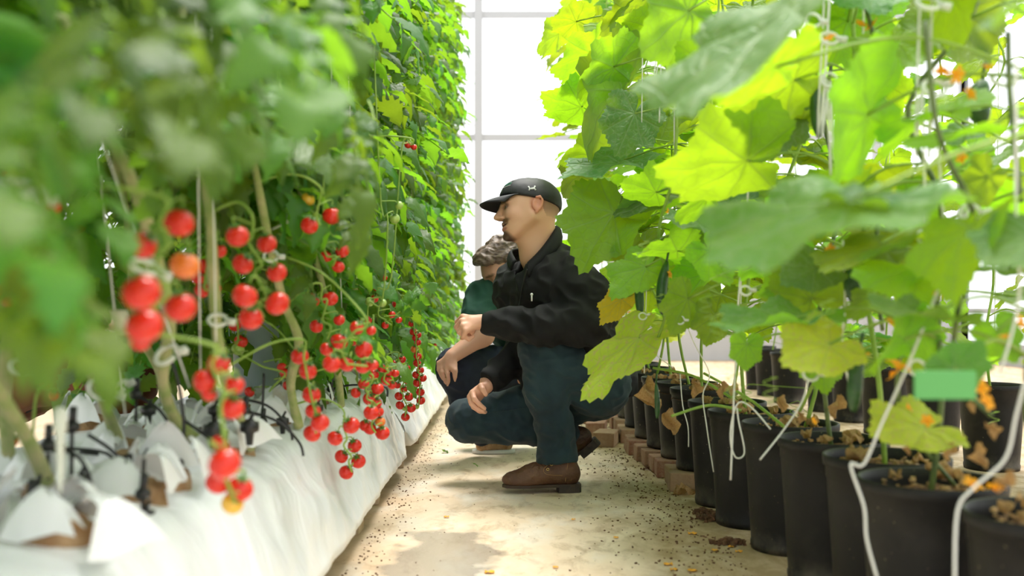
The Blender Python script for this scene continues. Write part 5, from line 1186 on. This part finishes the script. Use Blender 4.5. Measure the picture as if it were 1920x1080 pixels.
hm = NT('wavy_brown_hair'); gg = hm.gpos(); mpp = hm.n('ShaderNodeMapping'); mpp.inputs['Scale'].default_value = (30, 30, 110); mpp.inputs['Rotation'].default_value = (0.3, 0.9, 0.4); hm.l(gg, mpp.inputs[0]); hf = hm.noise(1.0, 4, 0.6, vec=mpp.outputs[0], dist=1.4)
hm.l(hm.mix(hm.ramp(hf, (0.35, 0.0), (0.65, 1.0)), (0.07, 0.045, 0.035), (0.26, 0.18, 0.14)), hm.b.inputs['Base Color']); hm.b.inputs['Roughness'].default_value = 0.5; hm.l(hm.bump(hf, 0.6, 0.004), hm.b.inputs['Normal'])
def hairdisp(V, N): return np.array([0.010*noise.noise((x*26, y*26, z*34))+0.006*(1-2*abs(noise.noise((x*40, y*40+z*20, z*50)))) for x, y, z in V], np.float32)
F.build('hair', hm.mat, m2, disp=hairdisp, smooth=1)
for s in (-1, 1):
    mb = MB(); c = TH2 @ Vector((0.0735, s*0.030, 0.010)); mb.ball(c, 0.012, 12); o = mb.build('eye', M['skin']); mb2 = None; o.data.materials[0] = M['eye']; kid(o, m2)
F = Field((-0.4, 3.8, 0.3), (0.45, 4.85, 0.98), 0.006)
F.cap(P(925, 575, 4.3), P(985, 570, 4.46), 0.13, 0.12, 0.05); F.cap(P(965, 590, 4.38), P(1010, 690, 4.48), 0.14, 0.14, 0.05); F.chain([P(908, 560, 4.2), P(900, 590, 4.14), P(893, 612, 4.1)], [0.085, 0.072, 0.066], 0.04)
F.plane_cut(P(890, 622, 4.08), (-0.2, -0.2, -1), np.array(P(893, 625, 4.1))-0.1, np.array(P(893, 612, 4.1))+0.09); F.build('polo_shirt', M['polo'], m2, disp=folds(0.01, 8, 1, 0.6))
F = Field((-0.42, 3.8, -0.01), (0.45, 4.85, 0.62), 0.006)
F.chain([P(1000, 710, 4.4), P(920, 695, 4.25), P(856, 690, 4.15)], [0.12, 0.10, 0.085], 0.04); F.chain([P(856, 692, 4.15), P(880, 750, 4.2), P(905, 810, 4.3)], [0.085, 0.075, 0.06], 0.03)
F.chain([P(1000, 720, 4.55), P(900, 770, 4.55)], [0.11, 0.08], 0.04); F.cap(P(900, 770, 4.55), P(990, 800, 4.55), 0.07, 0.06, 0.03); F.build('trousers', M['navy'], m2, disp=folds(0.009, 10, 6, 0.6))
F = Field((-0.25, 4.2, -0.01), (0.2, 4.6, 0.15), 0.005); c = P(930, 840, 4.42)
F.cap(Vector((c.x+0.04, 4.42, 0.042)), Vector((c.x-0.06, 4.40, 0.035)), 0.036, 0.03, 0.02); F.plane_cut(Vector((0, 0, 0.012)), (0, 0, -1), (-9, -9, -9), (9, 9, 9)); F.build('shoe', M['coir'], m2)
mb = MB(); n = 16; ring = [(c.x-0.01+0.095*math.cos(2*PI*k/n), 4.41+0.038*math.sin(2*PI*k/n)) for k in range(n)]; mb.grid([[Vector((x, y, z)) for x, y in ring] for z in (0.001, 0.018)], 0, True); mb.f += [tuple(reversed(range(n))), tuple(range(n, 2*n))]; mb.m += [0, 0]; o = mb.build('shoe_sole', M['white']); kid(o, m2)

# ---------------- a third person behind the tomato vines at the left
b2 = Vector((-1.45, 3.2, 0)); F = Field((-2.1, 2.6, -0.01), (-0.9, 3.7, 1.3), 0.009)
TH3 = Matrix.Translation((-1.5, 3.1, 1.12)) @ Matrix.Rotation(math.radians(-20), 4, 'Z') @ Matrix.Rotation(math.radians(15), 4, 'Y')
head_field(F, TH3); F.cap(TH3 @ Vector((-0.03, 0, -0.05)), (-1.52, 3.12, 0.92), 0.056, 0.06, 0.03); F.cap((-1.53, 3.12, 0.85), (-1.58, 3.15, 0.45), 0.12, 0.12, 0.05)
for s in (-1, 1):
    F.chain([(-1.52, 3.12-s*0.19, 0.82), (-1.42, 3.12-s*0.24, 0.6), (-1.25, 3.12-s*0.14, 0.56)], [0.05, 0.04, 0.028], 0.03)
    w = np.array((-1.23, 3.12-s*0.13, 0.56)); ks = [w+np.array((0.075, dy, 0.0)) for dy in (-0.03, -0.01, 0.01, 0.03)]
    hand(F, w, ks, [[k+np.array((0.035, 0, -0.01)), k+np.array((0.055, 0, -0.03)), k+np.array((0.06, 0, -0.05))] for k in ks], [w+np.array((0.03, s*0.04, 0)), w+np.array((0.06, s*0.05, -0.01)), w+np.array((0.08, s*0.05, -0.02))])
    F.chain([(-1.6, 3.15-s*0.1, 0.40), (-1.22, 3.15-s*0.16, 0.46), (-1.32, 3.15-s*0.15, 0.08)], [0.08, 0.05, 0.035], 0.03); F.cap((-1.32, 3.15-s*0.15, 0.05), (-1.2, 3.15-s*0.16, 0.03), 0.035, 0.028, 0.02)
m3 = F.build('person', M['skin'], color=lambda V: np.tile(np.array((0.5, 0.27, 0.17)), (len(V), 1)), smooth=1); m3.data.transform(Matrix.Translation(-b2)); m3.location = b2
tag(m3, 'person in a black lettered shirt and brown trousers crouching beyond the tomato vines at left', 'person')
F = Field((-2.0, 2.6, 0.3), (-1.0, 3.7, 1.1), 0.009); F.cap((-1.52, 3.0, 0.82), (-1.52, 3.26, 0.82), 0.125, 0.125, 0.05); F.cap((-1.53, 3.12, 0.8), (-1.57, 3.15, 0.45), 0.155, 0.15, 0.05)
for s in (-1, 1): F.chain([(-1.52, 3.12-s*0.19, 0.84), (-1.42, 3.12-s*0.24, 0.63)], [0.075, 0.065], 0.03)
F.build('shirt', M['blackshirt'], m3, disp=folds(0.01, 8, 8))
F = Field((-2.0, 2.6, 0.0), (-0.9, 3.7, 0.75), 0.009); F.cap((-1.6, 3.05, 0.4), (-1.6, 3.25, 0.4), 0.13, 0.13, 0.04)
for s in (-1, 1): F.chain([(-1.6, 3.15-s*0.1, 0.42), (-1.40, 3.15-s*0.15, 0.46), (-1.22, 3.15-s*0.16, 0.47), (-1.32, 3.15-s*0.15, 0.1)], [0.12, 0.105, 0.085, 0.065], 0.03)
F.build('trousers', M['browncloth'], m3, disp=folds(0.01, 9, 3))
F = Field((-1.8, 2.7, 0.9), (-1.2, 3.5, 1.35), 0.007); F.ell(TH3 @ Vector((-0.026, 0, 0.05)), (0.1, 0.082, 0.09), 0, rot=np.array(TH3.to_3x3())); F.plane_cut(TH3 @ Vector((0.02, 0, 0.045)), TH3.to_3x3() @ Vector((0.75, 0, -1)), (-9, -9, -9), (9, 9, 9)); F.build('hair', M['blackhair'], m3)
for ch, dx, dz, rz in (('G', 0.0, 0.0, 0.5), ('S', 0.035, 0.035, 0.5)):
    cu = bpy.data.curves.new('shirt_letter', 'FONT'); cu.body = ch; cu.size = 0.075; cu.extrude = 0.001; cu.offset = 0.002
    o = bpy.data.objects.new('shirt_letter', cu); COL.objects.link(o); dg = bpy.context.evaluated_depsgraph_get(); me = bpy.data.meshes.new_from_object(o.evaluated_get(dg)); bpy.data.objects.remove(o)
    me.materials.clear(); me.materials.append(M['cream']); o = bpy.data.objects.new('shirt_letter', me); COL.objects.link(o); o.location = (-1.545+dx, 2.865, 0.57+dz); o.rotation_euler = (PI/2, rz*-1, 0); kid(o, m3)

# ------------------------------------------------------------------ small things on the floor
def crumbs(n, fx, mat, name, label, smin, smax):
    mb = MB()
    for i in range(n):
        x, y = fx(); s = R(smin, smax); mb.box((x, y, s*0.35), (s*R(0.6, 1.6), s, s*0.7), 0, R(0, 3), s*0.2)
    o = mb.build(name, mat, None, False); tag(o, label, 'debris', kind='stuff')
def near_pots():
    while True:
        y = R(1.7, 6.5); x = 0.60-abs(random.gauss(0, 0.17))
        if x > -0.38 and noise.noise((x*5, y*5, 2)) > -0.25: return x, y
crumbs(1500, near_pots, M['soil'], 'soil_crumbs', 'dark soil crumbs scattered on the floor along the pots', 0.0012, 0.005)
crumbs(500, lambda: (-0.40+abs(random.gauss(0, 0.06)), R(1.5, 6.0)), M['soil'], 'soil_grit', 'brown grit on the floor along the edge of the grow bags', 0.0012, 0.0045)
crumbs(160, lambda: (R(-0.35, 0.6), R(1.6, 6.0)), M['soil'], 'floor_specks', 'sparse dark specks over the middle of the aisle floor', 0.001, 0.003)
def heap(cx, cy, s, n, label):
    mb = MB()
    for i in range(n):
        a = R(0, 6.28); q = abs(random.gauss(0, 0.5))*s; z = max(0, 0.35*s*(1-q/s)); t = R(0.003, 0.012); mb.box((cx+q*math.cos(a)*1.5, cy+q*math.sin(a), z*R(0.3, 1)+t*0.3), (t, t*R(0.6, 1), t*0.8), 0, R(0, 3), t*0.2)
    tag(mb.build('soil_heap', M['soil'], None, False), label, 'soil', 'little heaps of spilled soil', kind='stuff')
for px, py, s, n, lb in ((1318, 962, 0.03, 160, 'small heap of spilled soil left of the seventh pot'), (1370, 1020, 0.035, 170, 'small heap of spilled soil left of the sixth pot'), (1340, 975, 0.05, 160, 'flat spill of soil before the two middle pots'), (1240, 880, 0.06, 180, 'thin spread of soil beside the bricks')):
    Y = FP*H/(py-575); heap((px-950)*Y/FP, Y, s, n, lb)
PW = ['beside the middle pots', 'left of the sixth pot', 'between sixth pot and heap', 'by the foot of the sixth pot', 'just below the heaps', 'near the bottom edge, left one', 'near the bottom edge, centre one', 'near the bottom edge, right one', 'at the upper edge of the wet stain', 'just right of the wet stain', 'in the middle of the bare floor', 'left of the bottom three', 'near the drooping leaf']
for i, (px, py, s) in enumerate(((1298, 1002, 1.2), (1340, 1034, 0.8), (1370, 1027, 0.7), (1385, 1036, 0.9), (1155, 1010, 0.7), (1253, 1060, 1.1), (1263, 1070, 0.8), (1298, 1072, 1.1), (837, 971, 0.8), (918, 1075, 1.2), (1042, 1066, 0.7), (1075, 976, 0.6), (1325, 958, 1.0))):
    Y = FP*H/(py-575); mb = MB(); s *= 0.010; mb.grid([[Vector(((px-950)*Y/FP+u*s, Y+v*s*0.8, 0.003+0.004*math.sin(u*2+v+i)**2)) for u in (-1, -0.3, 0.4, 1)] for v in (-0.8, 0, 0.9)])
    o = mb.build('fallen_petal', M['petal']); md = o.modifiers.new('s', 'SOLIDIFY'); md.thickness = 0.0012; tag(o, 'orange fallen petal on the floor '+PW[i], 'petal', 'fallen orange petals')
Y = FP*H/(928-575); o = inst('fallen_leaf', DL[1], None, frame(((1262-950)*Y/FP, Y, 0.012), (1, 0.1, 0), (0.1, -0.2, 1), 0.075)); tag(o, 'curled tan dead leaf on the floor beside the bricks', 'leaf')
for (px, py, s, lb) in ((822, 850, 0.07, 'bright green leaf scrap on the floor by the grow bag'), (884, 877, 0.03, 'tiny green leaf scrap on the floor left of the boot')):
    Y = FP*H/(py-575); o = inst('leaf_scrap', TL[2], None, frame(((px-950)*Y/FP, Y, 0.02), (1, 0.3, 0), (0, -0.2, 1), s)); tag(o, lb, 'leaf')
Y = FP*H/(855-575); mb = MB().tube(spline([((1195-950)*Y/FP, Y, 0.006), ((1205-950)*Y/FP, Y-0.02, 0.01), ((1218-950)*Y/FP, Y-0.03, 0.005)], 5), 0.006, 7); tag(mb.build('litter', M['clip']), 'small white scrap on the floor beside the bricks', 'litter')
for i, (x, y) in enumerate(((0.46, 5.1), (0.5, 5.6), (0.47, 4.7))): add_brick(x, y, R(1.2, 1.9), 'loose brick behind the crouching man, '+('middle one', 'farthest one', 'nearest one')[i])
